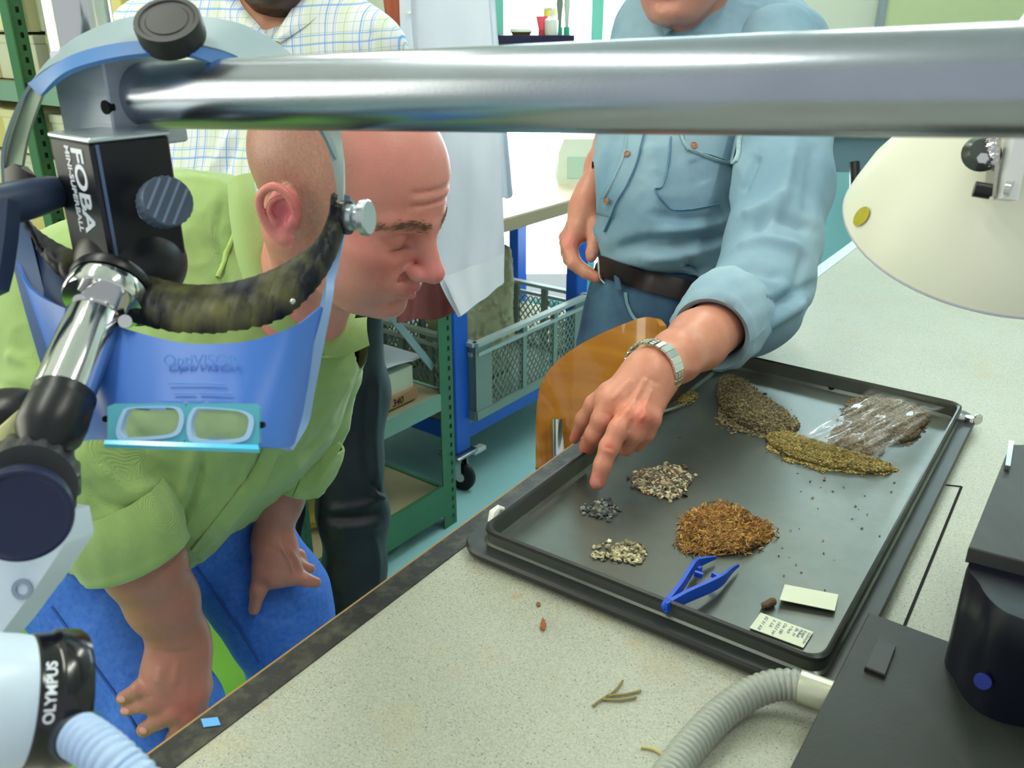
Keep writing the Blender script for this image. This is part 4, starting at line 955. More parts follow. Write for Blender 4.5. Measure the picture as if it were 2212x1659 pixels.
# thumb screws
for px, py, sgn in ((762, 470, 1),):
    ax = CD(.95, -.05, .25); c_ = W(px-8, py, .565)
    MB().lathe([(0, 0), (.0085, 0), (.0085, .004), (.006, .005), (.006, .0085), (.0115, .0095), (.0118, .0135), (.0105, .0145), (0, .0145)], c_, ax, 36, rmod=lambda i, k: (.97 if k % 2 else 1) if i in (5, 6) else 1).build('thumb_screw', mat('thumb_alu', (196, 204, 210), .3, .8), vz)
    MB().lathe([(0, -.004), (.011, -.004), (.011, 0), (0, 0)], c_, ax, 30).build('washer', M['blk'], vz)
m = MB(); m.grid([[W(744, 420, .573), W(757, 424, .573)], [W(738, 460, .571), W(756, 460, .571)], [W(732, 500, .569), W(750, 500, .569)]], .003).build('pivot_plate', mat('pivot_blue', (92, 116, 134), .4), vz)

# ================================================================ desk lamp
ls = empty('desk_lamp', W(2120, 420, .62), 'cream enamelled desk lamp shade hanging in from the right', 'lamp')
cream = mat('cream_enamel', (226, 226, 208), .34, spec=.5)
ax = CD(.06, -.70, -.71)     # from the collar towards the open rim
cR = W(2150, 478, .66); ap_ = cR-ax*.150
print('lamp rim', toPix(np.array([cR]))[0])
prof = [(.018, -.012), (.026, -.010), (.030, -.002), (.033, .008), (.038, .020), (.060, .058), (.085, .098), (.099, .122), (.107, .143), (.1095, .1515)]
sh = MB(); sh.lathe(prof+[(r-.0014, h) for r, h in prof[::-1]], ap_, ax, 72); sh.build('shade', cream, ls)
MB().lathe([(.1092, .1510), (.1102, .1525), (.1095, .1536), (.1084, .1522)], ap_, ax, 72).build('rim_bead', mat('rim_grey', (176, 176, 190), .4), ls)
# oval foil sticker
shb = surf(bpy.data.objects['shade'])
hp = [hit(shb, 1864+17*math.cos(a)*1.0+9*math.sin(a)*.0, 468, .0006) for a in (0,)]
V = []; c_ = hit(shb, 1864, 468, .0022); F = []
if c_:
    V = [c_[0]]; 
    for k in range(24):
        a = 2*PI*k/24; x, y = 13*math.cos(a), 24*math.sin(a); t = .62; q = hit(shb, 1864+x*math.cos(t)+y*math.sin(t)*1.0, 468-x*math.sin(t)*-1+y*-math.cos(t), .0016)
        V.append(q[0] if q else c_[0])
    F = [(0, 1+k, 1+(k+1) % 24) for k in range(24)]
    fo_ = mat('gold_foil', (206, 180, 44), .35, .3, col2=(170, 176, 60), nscale=300); link('foil_sticker', V, F, fo_, ls, smooth=False)
bm = mat('lamp_bracket', (186, 182, 172), .35, .7)
MB().beam(W(2150, 300, .555), W(2138, 425, .560), .010, .0025, CD(1, 0, 0)).build('bracket_plate', bm, ls)
MB().beam(W(2200, 290, .55), W(2172, 432, .555), .011, .010, CD(1, 0, 0)).build('lamp_arm', mat('arm_white', (212, 214, 214), .35), ls)
MB().lathe([(0, .006), (.008, .006), (.011, .002), (.012, 0)][::-1], W(2120, 332, .560), CD(-.3, .1, 1), 24).build('pivot_disc', mat('dark_chrome', (90, 94, 92), .3, .8), ls)
MB().lathe([(0, .006), (.0035, .006), (.0035, 0)][::-1], W(2124, 346, .553), CD(-.6, 0, 1), 6).build('hex_bolt', M['chrome'], ls)
MB().cyl(W(2104, 408, .560), W(2140, 414, .557), .0050, 20).build('tension_knob', M['blk'], ls)
MB().cyl(W(2174, 405, .55), W(2186, 407, .548), .005, 16).build('arm_bolt', M['chrome'], ls)
sp = []
for i in range(120): t = i/119; c0 = W(2143, 290, .552).lerp(W(2146, 360, .556), t); sp.append(c0+CD(1, 0, 0)*.0035*math.cos(i*1.1)+CD(0, 0, 1)*.0035*math.sin(i*1.1))
MB().tube(sp, .0006, 6).build('spring', M['chrome'], ls)
MB().beam(W(2196, 292, .553), Vector((.62, .62, 1.62)), .012, .012).build('lamp_arm', mat('arm_white2', (212, 214, 214), .35), ls)
MB().beam(Vector((.62, .62, 1.62)), Vector((.86, .70, ZT+.05)), .012, .012).build('lamp_arm', mat('arm_white3', (212, 214, 214), .35), ls)
MB().cyl((.86, .70, ZT), (.86, .70, ZT+.05), .05, 32).build('lamp_foot', cream, ls)

# ================================================================ black microscope stand at the right and its hose
bp_ = empty('stand_base', G(2000, 1500, ZT), 'black painted flat base plate with raised pad at lower right', 'base')
cast = mat('cast_black', (36, 42, 38), .5, noise=.35, nscale=14, bump=.06, bscale=260)
zb = ZT+.036
P = [G(1877, 1322, zb), G(2070, 1392, zb), G(2600, 1560, zb), G(2600, 2100, zb), G(1620, 1830, zb)]
def plate(P, z0_, z1_, ch, name, m, par):
    c_ = sum(P, Vector())/len(P); mb = MB(); n = len(P)
    R = [[Vector((p.x, p.y, z0_)) for p in P], [Vector((p.x, p.y, z1_-ch)) for p in P], [Vector((p.x, p.y, z1_))+(Vector((c_.x, c_.y, 0))-Vector((p.x, p.y, 0))).normalized()*ch for p in P]]
    V = [v for r in R for v in r]; F = [tuple(range(n-1, -1, -1)), tuple(range(2*n, 3*n))]
    for k in (0, 1):
        for i in range(n): j = (i+1) % n; F.append((k*n+i, k*n+j, k*n+n+j, k*n+n+i))
    return mb.add(V, F).build(name, m, par, auto=25)
plate(P[::-1], ZT+.001, zb, .0012, 'base_plate', cast, bp_)
q = [G(x, y, zb+.004) for x, y in ((1896, 1380), (1936, 1394), (1912, 1458), (1868, 1440))]
plate(q[::-1], zb-.001, zb+.004, .001, 'raised_pad', mat('pad_black', (24, 28, 26), .4), bp_)
# tall rounded housing on the base
bh = empty('illuminator_housing', G(2180, 1450, zb), 'tall blue black rounded housing standing on the black base', 'housing')
bot = [G(2050, 1400, zb+.0), G(2062, 1470, zb), G(2092, 1520, zb), G(2140, 1552, zb), G(2215, 1572, zb), G(2420, 1600, zb), G(2560, 1300, zb), G(2200, 1240, zb)]
bot = [Vector((p.x, p.y, zb)) for p in bot]
h_ = .088
g = mat('deep_blue_black', (8, 12, 26), .3, spec=.6)
S_ = [Vector(p) for p in spline(bot, 4, True)]
loft([[p+UP*z for p in S_] for z in (0, .03, .06, h_-.004)]+[[p*.985+(sum(S_, Vector())/len(S_))*.015+UP*h_ for p in S_]], 'housing', g, bh, auto=50)
hp_ = mat('housing_top_lit', (58, 60, 60), .5, noise=.35, nscale=10, stretch=(4, 1, 1))  # greyer than the black sides: light on the top is put into the colour
tq = [G(2092, 1182, zb+h_+.012), G(2182, 960, zb+h_+.012), G(2330, 960, zb+h_+.012), G(2400, 1260, zb+h_+.012)]
plate([Vector((p.x, p.y, 0)) for p in tq][::-1], zb+h_-.001, zb+h_+.012, .001, 'top_cover', hp_, bh)
MB().beam(G(2176, 1010, zb+h_+.016), G(2184, 956, zb+h_+.016), .004, .004).build('silver_catch', M['chrome'], bh)
MB().lathe([(0, .0012), (.0055, .0012), (.006, 0)][::-1], W(2123, 1472, .618), CD(-.6, 0, 1), 28).build('blue_button', mat('blue_button', (14, 36, 120), .4), bh)
# grey ribbed hose with ferrule
hs = mat('grey_hose', (150, 156, 146), .28, spec=.6)
hp3 = [G(1400, 1800, ZT+.014), G(1428, 1710, ZT+.014), G(1462, 1650, ZT+.014), G(1508, 1592, ZT+.014), G(1562, 1538, ZT+.015), G(1618, 1500, ZT+.018), G(1676, 1480, ZT+.022), G(1728, 1481, ZT+.024)]
ho = empty('ribbed_hose', G(1600, 1520, ZT), 'grey ribbed hose with metal ferrule curving into the black base', 'hose')
ribbed('hose_body', hp3, .0125, .0052, hs, parent=ho)
f0, f1 = G(1726, 1481, ZT+.024), G(1800, 1508, ZT+.022); fd_ = (f1-f0).normalized(); fl = (f1-f0).length
MB().lathe([(.0085, -.002), (.0122, -.001), (.0125, .0005), (.0125, fl), (0, fl)], f0, fd_, 40).build('ferrule', mat('ferrule_alu', (196, 198, 176), .3, .5), ho)

# ================================================================ on the tray
Zf = ZF+.0002
def tw(px, py, z=0): return G(px, py, Zf+z)
pl_b = mat('tweezer_blue', (26, 84, 208), .38)
tz = empty('plastic_tweezers', tw(1500, 1270), 'bright blue plastic tweezers lying on the near rim of the tray', 'tweezers')
def armpix(C, wd, h0, h1, name):
    S = spline(C, 8); rows_t = []; mb = MB(); n = len(S)
    Lf = []; Rt = []
    for i, p in enumerate(S):
        t = i/(n-1); z = h0+(h1-h0)*t; q = tw(p[0], p[1], z); q2 = tw(*(S[min(i+1, n-1)][:2]), z); q1 = tw(*(S[max(i-1, 0)][:2]), z); d = (q2-q1).normalized(); s_ = d.cross(UP).normalized()
        w_, hh = p[2], p[3]; Lf.append([q-s_*w_/2-UP*hh/2, q+s_*w_/2-UP*hh/2, q+s_*w_/2+UP*hh/2, q-s_*w_/2+UP*hh/2])
    V = [v for r in Lf for v in r]; F = [(3, 2, 1, 0), tuple((n-1)*4+k for k in range(4))]
    for i in range(n-1):
        for k in range(4): j = (k+1) % 4; F.append((i*4+k, i*4+j, (i+1)*4+j, (i+1)*4+k))
    return mb.add(V, F).build(name, pl_b, tz, auto=25)
armpix([(1437, 1308, .004, .010), (1470, 1268, .0035, .011), (1500, 1222, .0035, .011), (1518, 1212, .003, .008), (1547, 1204, .0016, .003)], 0, .019, .006, 'arm')
armpix([(1437, 1312, .004, .010), (1480, 1290, .0035, .012), (1530, 1268, .0035, .013), (1560, 1252, .003, .012), (1580, 1232, .002, .007), (1596, 1221, .0014, .003)], 0, .019, .006, 'arm')
MB().ball(tw(1437, 1308, .019), .0036, .0036, .0055).build('hinge', pl_b, tz)
for a, b_ in (((1500, 1238), (1518, 1244)), ((1508, 1232), (1514, 1228)), ((1538, 1240), (1552, 1248))): MB().beam(tw(*a, .012), tw(*b_, .011), .003, .005).build('guide_peg', pl_b, tz)
# metal spatula by the hand
spm = empty('metal_spatula', tw(1450, 886), 'slim steel spatula partly under the pointing hand', 'spatula')
m = MB(); n = 16; S = spline([(1400, 902, .006), (1430, 890, .0062), (1460, 880, .005), (1485, 870, .0016)], 5); V = []; F = []
for p in S:
    q = tw(p[0], p[1], .004); s_ = Vector((.35, 1, 0)).normalized(); V += [q-s_*p[2]/2, q+s_*p[2]/2+UP*.001, q+s_*p[2]/2-UP*.0006, q-s_*p[2]/2-UP*.0012]
for i in range(len(S)-1):
    for k in range(4): j = (k+1) % 4; F.append((i*4+k, i*4+j, (i+1)*4+j, (i+1)*4+k))
F += [(3, 2, 1, 0)]; m.add(V, F).build('blade', mat('satin_steel', (170, 176, 160), .35, .6), spm, auto=40)
MB().tube([tw(1483, 871, .004), tw(1493, 868, .003), tw(1498, 870, .001)], .0008, 8).build('tip', M['chrome'], spm)
# paper slips
pap = mat('slip_paper', (226, 232, 208), .75, noise=.04, nscale=30); ink = mat('ballpoint_ink', (124, 130, 148), .7)
def slip(P, lift, name, lab_):
    mb = MB(); mb.prism([tw(x, y, l) for (x, y), l in zip(P, lift)][::-1], (0, 0, .0005)); return mb.build(name, pap, None, False, lab_, 'paper')
slip([(1695, 1263), (1811, 1285), (1803, 1320), (1684, 1296)], (.002, .002, .004, .005), 'paper_slip', 'blank white paper slip nearest the right rim of the tray')
q = empty('paper_slip', tw(1690, 1360), 'white paper slip with rows of handwriting by the near corner of the tray', 'paper')
P = [(1643, 1324), (1757, 1366), (1735, 1400), (1619, 1357)]; mb = MB(); mb.prism([tw(x, y, .001) for x, y in P][::-1], (0, 0, .0005)); mb.build('slip_sheet', pap, q, False)
o0, o1, o3 = tw(*P[0], .0017), tw(*P[1], .0017), tw(*P[3], .0017); ex = (o1-o0); ey = (o3-o0); wl_ = ex.length; hl = ey.length
for i, (s__, sx_, wdt) in enumerate((('Glinde', .93, .85), ('Kugel', .85, .5), ('Mollusk', .78, .6), ('Sb. H', .70, .6), ('+ Fisch', .60, .62), ('Ost 180', .48, .72), ('1833 W', .37, .8), ('3. Lfz', .27, .75), ('02 51 KB', .12, .95))):
    sc_ = .0040; text(None, 'handwriting', s__, sc_, o0+ex*sx_+ey*.05, ey, -ex.normalized()*-1, ink, q, .0001, shear=.35, sx=hl*wdt/(sc_*.55*len(s__)))
# dark pellets and crumbs
pm = mat('pellet_brown', (112, 88, 68), .9, noise=.3, nscale=300)
s_ = SDF().cone(tw(1652, 1308, .003), tw(1669, 1300, .0035), .0032, .0034, .004); V, F = s_.mesh(.0009); V = rough(V, F, .0006, 400, 2)
tagit(link('root_pellet', V, F, pm), 'dark brown pellet lying left of the blank slip', 'pellet')
def pile(name, label, n, spots, size, cols, shape, hmax, seed, lay=1.0, cat='sample', heaped=None):
    """grains dropped over an outline given by (px, py, rx px, ry px, weight) lobes; heaped to hmax"""
    r = np.random.default_rng(seed); Vt = []; Ft = []; Ct = []; cnt = 0; wsum = np.array([s[4] for s in spots], float); wsum /= wsum.sum()
    if shape == 'chip': base = np.array([(-1, -.6, -.3), (.2, -1, -.35), (1, -.2, -.3), (.6, .9, -.3), (-.7, .8, -.35), (-.8, -.5, .3), (.2, -.8, .4), (.8, 0, .3), (.4, .7, .35), (-.6, .6, .3)]); fc = [(4, 3, 2, 1, 0), (5, 6, 7, 8, 9)]+[(i, (i+1) % 5, 5+(i+1) % 5, 5+i) for i in range(5)]
    else: base = np.array([(-1, -.12, -.1), (-1, .12, -.1), (-1, 0, .12), (0, -.2, -.1), (0, .2, -.1), (0, .05, .2), (1, -.08, -.05), (1, .08, -.05), (1, 0, .06)]); fc = [(0, 2, 1), (0, 3, 5, 2), (2, 5, 4, 1), (1, 4, 3, 0), (3, 6, 8, 5), (5, 8, 7, 4), (4, 7, 6, 3), (6, 7, 8)]
    for i in range(n):
        sp_ = spots[r.choice(len(spots), p=wsum)]; a = r.uniform(0, 2*PI); rr = r.uniform(0, 1)**.55*(1 if r.uniform() > .06 else 1.18)
        wob = 1+.10*math.sin(3*a+seed)+.06*math.sin(5*a+2)
        px, py = sp_[0]+sp_[2]*rr*math.cos(a)*wob, sp_[1]+sp_[3]*rr*math.sin(a)*wob+(6 if heaped else 0)
        sz = size*r.uniform(.55, 1.35); hh = hmax*(sp_[5] if len(sp_) > 5 else 1)*max(0, 1-rr**2)*r.uniform(.55, 1)+sz*.35
        hh = (hmax*.8*(sp_[5] if len(sp_) > 5 else 1)*math.sqrt(max(0, 1-rr**2))*r.uniform(.92, 1.08)+sz*.3) if heaped else hh; c_ = np.array(G(px, py, Zf)); lc_ = heaped.ray_cast(Vector((c_[0], c_[1], Zf+.1)), Vector((0, 0, -1)))[0] if heaped else None; hh = (lc_.z-Zf+sz*r.uniform(0, .5)) if lc_ else hh if not heaped else sz*.3; c_[2] += hh; ea = r.normal(size=3)*(.5 if shape == 'chip' else .35); ea[2] = r.uniform(0, 6.3)
        cx, sx_ = math.cos(ea[0]), math.sin(ea[0]); cy, sy = math.cos(ea[1]), math.sin(ea[1]); cz, sz_ = math.cos(ea[2]), math.sin(ea[2])
        R = np.array([[cz*cy, cz*sy*sx_-sz_*cx, cz*sy*cx+sz_*sx_], [sz_*cy, sz_*sy*sx_+cz*cx, sz_*sy*cx-cz*sx_], [-sy, cy*sx_, cy*cx]])
        b_ = base*np.array([1, r.uniform(.6, 1), r.uniform(.5, 1.1)])*r.uniform(.8, 1.2, (len(base), 3))
        if shape != 'chip': b_[:, 1] += .25*r.normal()*(b_[:, 0]**2)
        V = (b_*sz)@R.T+c_; V[:, 2] = np.maximum(V[:, 2], Zf+.0001); Vt.append(V); Ft += [tuple(q+cnt for q in f) for f in fc]; cnt += len(V)
        cc_ = np.array(s2l(cols[r.choice(len(cols))])); cc_[:3] *= r.uniform(.8, 1.15); Ct.append(np.tile(cc_, (len(V), 1)))
    o = link(name, np.concatenate(Vt), Ft, M['grain'], None, False, cols=np.concatenate(Ct)); return tagit(o, label, cat, None, 'stuff')
M['grain'] = mat('grain', (128, 128, 128), .85, attr='Col')
brown = [(112, 98, 72), (132, 118, 78), (92, 84, 66), (150, 136, 96), (74, 70, 58), (122, 112, 84)]
olive = [(150, 134, 72), (128, 118, 62), (176, 158, 90), (96, 90, 58), (140, 112, 60), (160, 150, 100)]
def mound(spots, hmax, m, name, label):   # the compact body under the loose grains
    s_ = SDF()
    for sp_ in spots:
        c_ = tw(sp_[0], sp_[1]+6); e = tw(sp_[0]+sp_[2], sp_[1]+6); f_ = tw(sp_[0], sp_[1]+6+sp_[3]); s_.ell(c_, ((e-c_).length*.92, (f_-c_).length*.92, hmax*(sp_[5] if len(sp_) > 5 else 1)*.8), None, .01)
    s_.cut((0, 0, Zf), (0, 0, -1)); V, F = s_.mesh(.003); V = rough(V, F, .0015, 180, 1); V[:, 2] = np.maximum(V[:, 2], Zf); return link(name, V, F, m)
bsp = [(1600, 868, 52, 50, 5), (1635, 892, 62, 40, 5), (1672, 912, 50, 30, 3, .7), (1585, 835, 36, 26, 2, .7)]
ysp = [(1695, 950, 44, 24, 2, .8), (1740, 970, 60, 26, 3), (1800, 988, 62, 24, 3), (1862, 1000, 50, 18, 2, .7), (1905, 1010, 30, 9, .6, .4)]
def joinpile(main, mo):   # grains and body form one heap
    me = main.data; off = Vector(mo.location)-Vector(main.location); V = [tuple(v.co) for v in me.vertices]; n = len(V)
    V += [tuple(v.co+off) for v in mo.data.vertices]; F = [tuple(p.vertices) for p in me.polygons]+[tuple(q+n for q in p.vertices) for p in mo.data.polygons]
    ca = np.zeros((n, 4), np.float32); me.color_attributes['Col'].data.foreach_get('color', ca.ravel()) if False else None
    buf = np.zeros(n*4, np.float32); me.color_attributes['Col'].data.foreach_get('color', buf); mc_ = np.tile(np.array(s2l(main['_mc']), np.float32), len(mo.data.vertices))
    nm = bpy.data.meshes.new(me.name); nm.from_pydata(V, [], F); nm.materials.append(me.materials[0]); a = nm.color_attributes.new('Col', 'FLOAT_COLOR', 'POINT'); a.data.foreach_set('color', np.concatenate([buf, mc_]))
    main.data = nm; bpy.data.objects.remove(mo); del main['_mc']
def heap(name, label, n, spots, size, cols, shape, hmax, seed, mc_=None):
    mo = mound(spots, hmax, M['grain'], 'mound_body', '') if mc_ else None
    o = pile(name, label, n, spots, size, cols, shape, hmax, seed, heaped=surf(mo) if mo else None)
    if mc_:
        o['_mc'] = list(mc_); joinpile(o, mo)
    return o
heap('sediment_heap', 'largest dark brown heap of coarse sediment at the far end of the tray', 8000, bsp, .0019, brown, 'chip', .022, 1, (84, 76, 56))
heap('sediment_fan', 'long olive brown spread of finer sediment running under the plastic bag', 7500, ysp, .0015, olive, 'chip', .012, 2, (104, 92, 52))
heap('seed_heap', 'small sandy heap of tiny grains beside the spatula', 620, [(1478, 858, 28, 17, 2), (1465, 866, 30, 12, 1)], .0014, [(176, 158, 92), (150, 134, 80), (120, 108, 70)], 'chip', .004, 3)
heap('bone_chip_heap', 'oval heap of pale grey and cream chips in front of the fingertip', 900, [(1432, 1042, 62, 34, 5)], .0029, [(196, 186, 148), (172, 164, 132), (140, 128, 106), (108, 98, 88), (214, 206, 168), (126, 92, 70), (88, 84, 78)], 'chip', .007, 4)
heap('charcoal_chips', 'scatter of dark slate grey chips directly below the fingertip', 150, [(1296, 1102, 40, 20, 5)], .0027, [(84, 92, 92), (60, 66, 64), (120, 128, 126), (150, 140, 112), (70, 72, 70)], 'chip', .002, 5)
heap('shell_fragments', 'scatter of pale shell fragments near the left corner of the tray', 210, [(1358, 1196, 38, 22, 5), (1305, 1193, 28, 22, 1)], .0026, [(184, 174, 134), (160, 150, 116), (128, 116, 90), (206, 200, 164), (96, 88, 72)], 'chip', .002, 6)
heap('root_fibre_heap', 'round heap of orange brown root fibres at the middle of the tray', 5200, [(1560, 1143, 94, 52, 5)], .0044, [(182, 136, 72), (160, 112, 56), (196, 156, 90), (128, 92, 52), (172, 122, 66), (204, 168, 100), (112, 82, 48)], 'sliver', .014, 7, (98, 68, 36))
heap('loose_crumbs', 'single dark crumbs strewn over the empty right half of the tray', 46, [(1760, 1130, 130, 160, 5), (1900, 1100, 60, 100, 1), (1600, 960, 150, 50, 1)], .0013, [(70, 60, 48), (110, 90, 66), (150, 130, 110)], 'chip', .0, 8)
# shell ring among the fragments
m = MB(); c_ = tw(1338, 1196, .002); m.tube([c_+Vector((.006*math.cos(a), .006*math.sin(a), 0)) for a in [2*PI*k/20 for k in range(20)]], .0017, 8, closed=True)
m.build('shell_ring', mat('ring_shell', (172, 164, 126), .8, noise=.2, nscale=300), None, True, 'small pale shell ring in the middle of the shell fragments', 'shell')

# ================================================================ clear plastic bag with sediment
bg_ = empty('sample_bag', tw(1880, 920), 'clear plastic bag partly filled with brown sediment at the far right of the tray', 'bag')
film = bpy.data.materials.new('clear_film'); film.use_nodes = True; N, L = film.node_tree.nodes, film.node_tree.links
b = N['Principled BSDF']; b.inputs['Base Color'].default_value = (.85, .86, .86, 1); b.inputs['Roughness'].default_value = .09; b.inputs['Alpha'].default_value = .22; b.inputs['Specular IOR Level'].default_value = .9; b.inputs['Coat Weight'].default_value = 1; b.inputs['Coat Roughness'].default_value = .05
cnr = [(1880, 838), (2040, 880), (1893, 997), (1722, 948)]     # back-left, back-right, front-right, front-left
def bagz(u, v):
    e = min(u, 1-u, v, 1-v); base = .022*min(1, e*5)**.5
    fold = .0045*math.sin(9*u+4*v)+.0034*math.sin(17*v-8*u)+.0026*math.sin(31*u+3)+.0018*math.sin(43*(u+.4*v))
    return .004+base+fold*min(1, e*8)+(.012*(1-v) if u > .4 else .010)
rows = []
for i in range(49):
    u = i/48; r_ = []
    for j in range(37):
        v = j/36; a = np.array(cnr[0])*(1-u)+np.array(cnr[1])*u; b2 = np.array(cnr[3])*(1-u)+np.array(cnr[2])*u; p = a*(1-v)+b2*v
        q = tw(p[0], p[1], .012); z = bagz(u, v); q2 = tw(p[0], p[1], z); r_.append(q2)
    rows.append(r_)
MB().grid(rows).build('bag_film', film, bg_, auto=180)
s_ = SDF()
for px, py, rx, ry, hz_ in ((1905, 912, 84, 40, .014), (1852, 948, 62, 34, .010), (1945, 892, 62, 30, .012), (1890, 880, 70, 30, .007)):
    c_ = tw(px, py); s_.ell(c_, ((tw(px+rx, py)-c_).length, (tw(px, py+ry)-c_).length, hz_), None, .01)
s_.cut((0, 0, Zf+.001), (0, 0, -1)); V, F = s_.mesh(.003)
csp = [(1905, 912, 84, 40, 5), (1852, 948, 62, 34, 3, .8), (1945, 892, 62, 30, 3, .85), (1890, 880, 70, 30, 2, .6)]
oc_ = heap('bag_contents', None, 7000, csp, .0017, [(132, 116, 84), (108, 94, 68), (152, 134, 98), (86, 76, 58), (122, 98, 72)], 'chip', .015, 12, (92, 80, 58))
for k_ in ('category', 'label'):
    if k_ in oc_: del oc_[k_]
oc_.parent = bg_; oc_.location = Vector(oc_.location)-Vector(bg_.location)
# ================================================================ people
skin = mat('skin', (200, 150, 128), .37, attr='Col', noise=.10, nscale=60, bump=.12, bscale=420, sss=.12, spec=.45)
def blobs(P, c, r): return np.exp(-(((P-np.array(c))/np.array(r))**2).sum(1))
def make_head(org, Fd, Ud, neck, nr=.058, scl=1.0, comp=1.0, tone=(206, 140, 118), beard=None, hair='bald', res=.0022, closed=True, chin_only=False):
    Fd = Vector(Fd).normalized(); Ud = Vector(Ud); Ud = (Ud-Fd*Ud.dot(Fd)).normalized(); Ld = Ud.cross(Fd)
    Mx = np.array([[Fd[i], Ld[i], Ud[i]] for i in range(3)]); o = np.array(org)
    nk = (np.array(neck)-o)@Mx/scl; nk[2] = nk[2]/comp
    s = SDF()
    s.ell((-.014, 0, .030), (.098, .0765, .086), k=.01)
    s.ell((.034, 0, .022), (.066, .068, .068), k=.03)
    s.ell((-.045, 0, .010), (.062, .068, .066), k=.03)
    s.ell((.036, 0, -.040), (.060, .060, .070), k=.03)
    s.ell((.036, 0, -.088), (.050, .047, .034), k=.03)
    for y in (-1, 1):
        s.cone((-.010, y*.056, -.062), (.058, y*.026, -.108), .020, .016, .028)      # jaw line
        s.cone((-.012, y*.058, -.060), (-.008, y*.062, -.020), .020, .016, .02)
        s.ell((.062, y*.042, -.036), (.026, .024, .022), k=.022)                     # cheekbone
        s.ell((.062, y*.034, -.070), (.026, .022, .026), k=.022)                     # cheek
        s.cone((.094, y*.010, .004), (.078, y*.046, .006), .0095, .0085, .014)       # brow
    s.ell((.080, 0, -.110), (.021, .024, .018), k=.02)                               # chin
    s.ell((.086, 0, -.073), (.020, .030, .020), k=.018)                              # muzzle
    for y in (-1, 1):
        s.ell((.094, y*.030, -.017), (.014, .017, .0115), k=.014, sub=True)          # eye socket
    s.cone((.095, 0, -.002), (.117, 0, -.042), .0085, .0115, .012)                   # nose
    s.ell((.1185, 0, -.046), (.0125, .0125, .0115), k=.008)
    for y in (-1, 1):
        s.ell((.107, y*.0135, -.0500), (.0115, .0080, .0085), k=.006)
        s.ell((.109, y*.0075, -.0590), (.006, .0034, .0035), k=.003, sub=True)
        s.ell((.0755, y*.031, -.0160), (.0135, .0150, .0125), k=.004)                # eyeball
        s.ell((.0765, y*.031, -.0125), (.0150, .0175, .0110), k=.004)                # lowered upper lid
        s.cone((.0890, y*.018, -.0270), (.082, y*.044, -.0250), .0028, .0022, .008)  # lower lid fold
        s.cone((.0985, y*.015, -.056), (.084, y*.037, -.078), .0022, .0022, .008, sub=True)   # nasolabial
    s.cone((.1000, -.017, -.0755), (.1045, 0, -.0725), .0040, .0055, .005).cone((.1045, 0, -.0725), (.1000, .017, -.0755), .0055, .0040, .005)
    s.cone((.0975, -.014, -.0855), (.1020, 0, -.0865), .0042, .0066, .005).cone((.1020, 0, -.0865), (.0975, .014, -.0855), .0066, .0042, .005)
    s.cone((.1010, -.023, -.0800), (.1085, 0, -.0795), .0012, .0012, .003, sub=True).cone((.1085, 0, -.0795), (.1010, .023, -.0800), .0012, .0012, .003, sub=True)
    s.cone((.103, -.012, -.0965), (.103, .012, -.0965), .004, .004, .012, sub=True)
    for z, x in ((.030, .097), (.043, .0955)):                                       # forehead creases
        s.cone((x-.006, -.038, z-.002), (x+.0045, 0, z+.002), .0011, .0011, .005, sub=True).cone((x+.0045, 0, z+.002), (x-.006, .038, z-.002), .0011, .0011, .005, sub=True)
    for y in (-1, 1):                                                                # ears
        yy = y*.0765; E = -.011; ez = -.012; sh_ = lambda p: (p[0]+E, p[1], p[2]+ez); arc = [(.010, yy+y*.002, -.020), (.009, yy+y*.007, -.004), (.001, yy+y*.012, .010), (-.012, yy+y*.016, .014), (-.022, yy+y*.018, .004), (-.0245, yy+y*.017, -.012), (-.019, yy+y*.013, -.028), (-.009, yy+y*.008, -.040), (.001, yy+y*.004, -.046), (.006, yy+y*.002, -.038)]
        arc = spline([sh_(p) for p in arc], 3)
        s.ell(sh_((-.006, yy+y*.004, -.012)), (.018, .0055, .027), k=.004)
        s.ell(sh_((-.001, yy+y*.011, -.016)), (.0105, .0060, .0145), k=.003, sub=True)
        s.chain([(p, .0037 if i > 3 else .0030) for i, p in enumerate(arc)], k=.003)
        s.chain([(p, .0026) for p in spline([sh_(q_) for q_ in [(-.004, yy+y*.010, .006), (-.013, yy+y*.014, -.004), (-.014, yy+y*.013, -.018), (-.006, yy+y*.009, -.029)]], 3)], k=.002)
        s.ell(sh_((.0075, yy+y*.004, -.019)), (.005, .0055, .007), k=.003)
        s.ell(sh_((.002, yy+y*.004, -.041)), (.0085, .0048, .0085), k=.004)
    d = nk-np.array((-.034, 0, -.045)); 
    s.cone((-.030, 0, -.045), tuple(nk), nr-.003, nr, .03)
    s.cone((.030, 0, -.105), tuple(nk*np.array([1, 1, 1])+np.array([.03, 0, 0])), .020, .022, .03)
    for y in (-1, 1): s.cone((-.030, y*.062, -.050), tuple(nk+np.array([.03, y*.02, 0])), .016, .018, .02)
    V, F = s.mesh(res)
    # skin colour, in the head's own axes
    base = np.array(s2l(tone)[:3]); C = np.tile(base, (len(V), 1))
    def mix(m, c, a=1.0):
        nonlocal C; m = np.clip(m*a, 0, 1)[:, None]; C = C*(1-m)+np.array(s2l(c)[:3])*m
    X, Y, Z = V[:, 0], V[:, 1], V[:, 2]; n1 = vnoise(V, 60, 3); n2 = vnoise(V, 420, 4); sp = vnoise(V, 900, 5)
    mix(np.clip(.35+.4*n1, 0, 1), (214, 124, 108), .35)
    for y in (-1, 1): mix(blobs(V, (.075, y*.045, -.045), (.03, .025, .03)), (214, 112, 104), .5)
    mix(blobs(V, (.118, 0, -.046), (.02, .022, .02)), (222, 118, 122), .7)
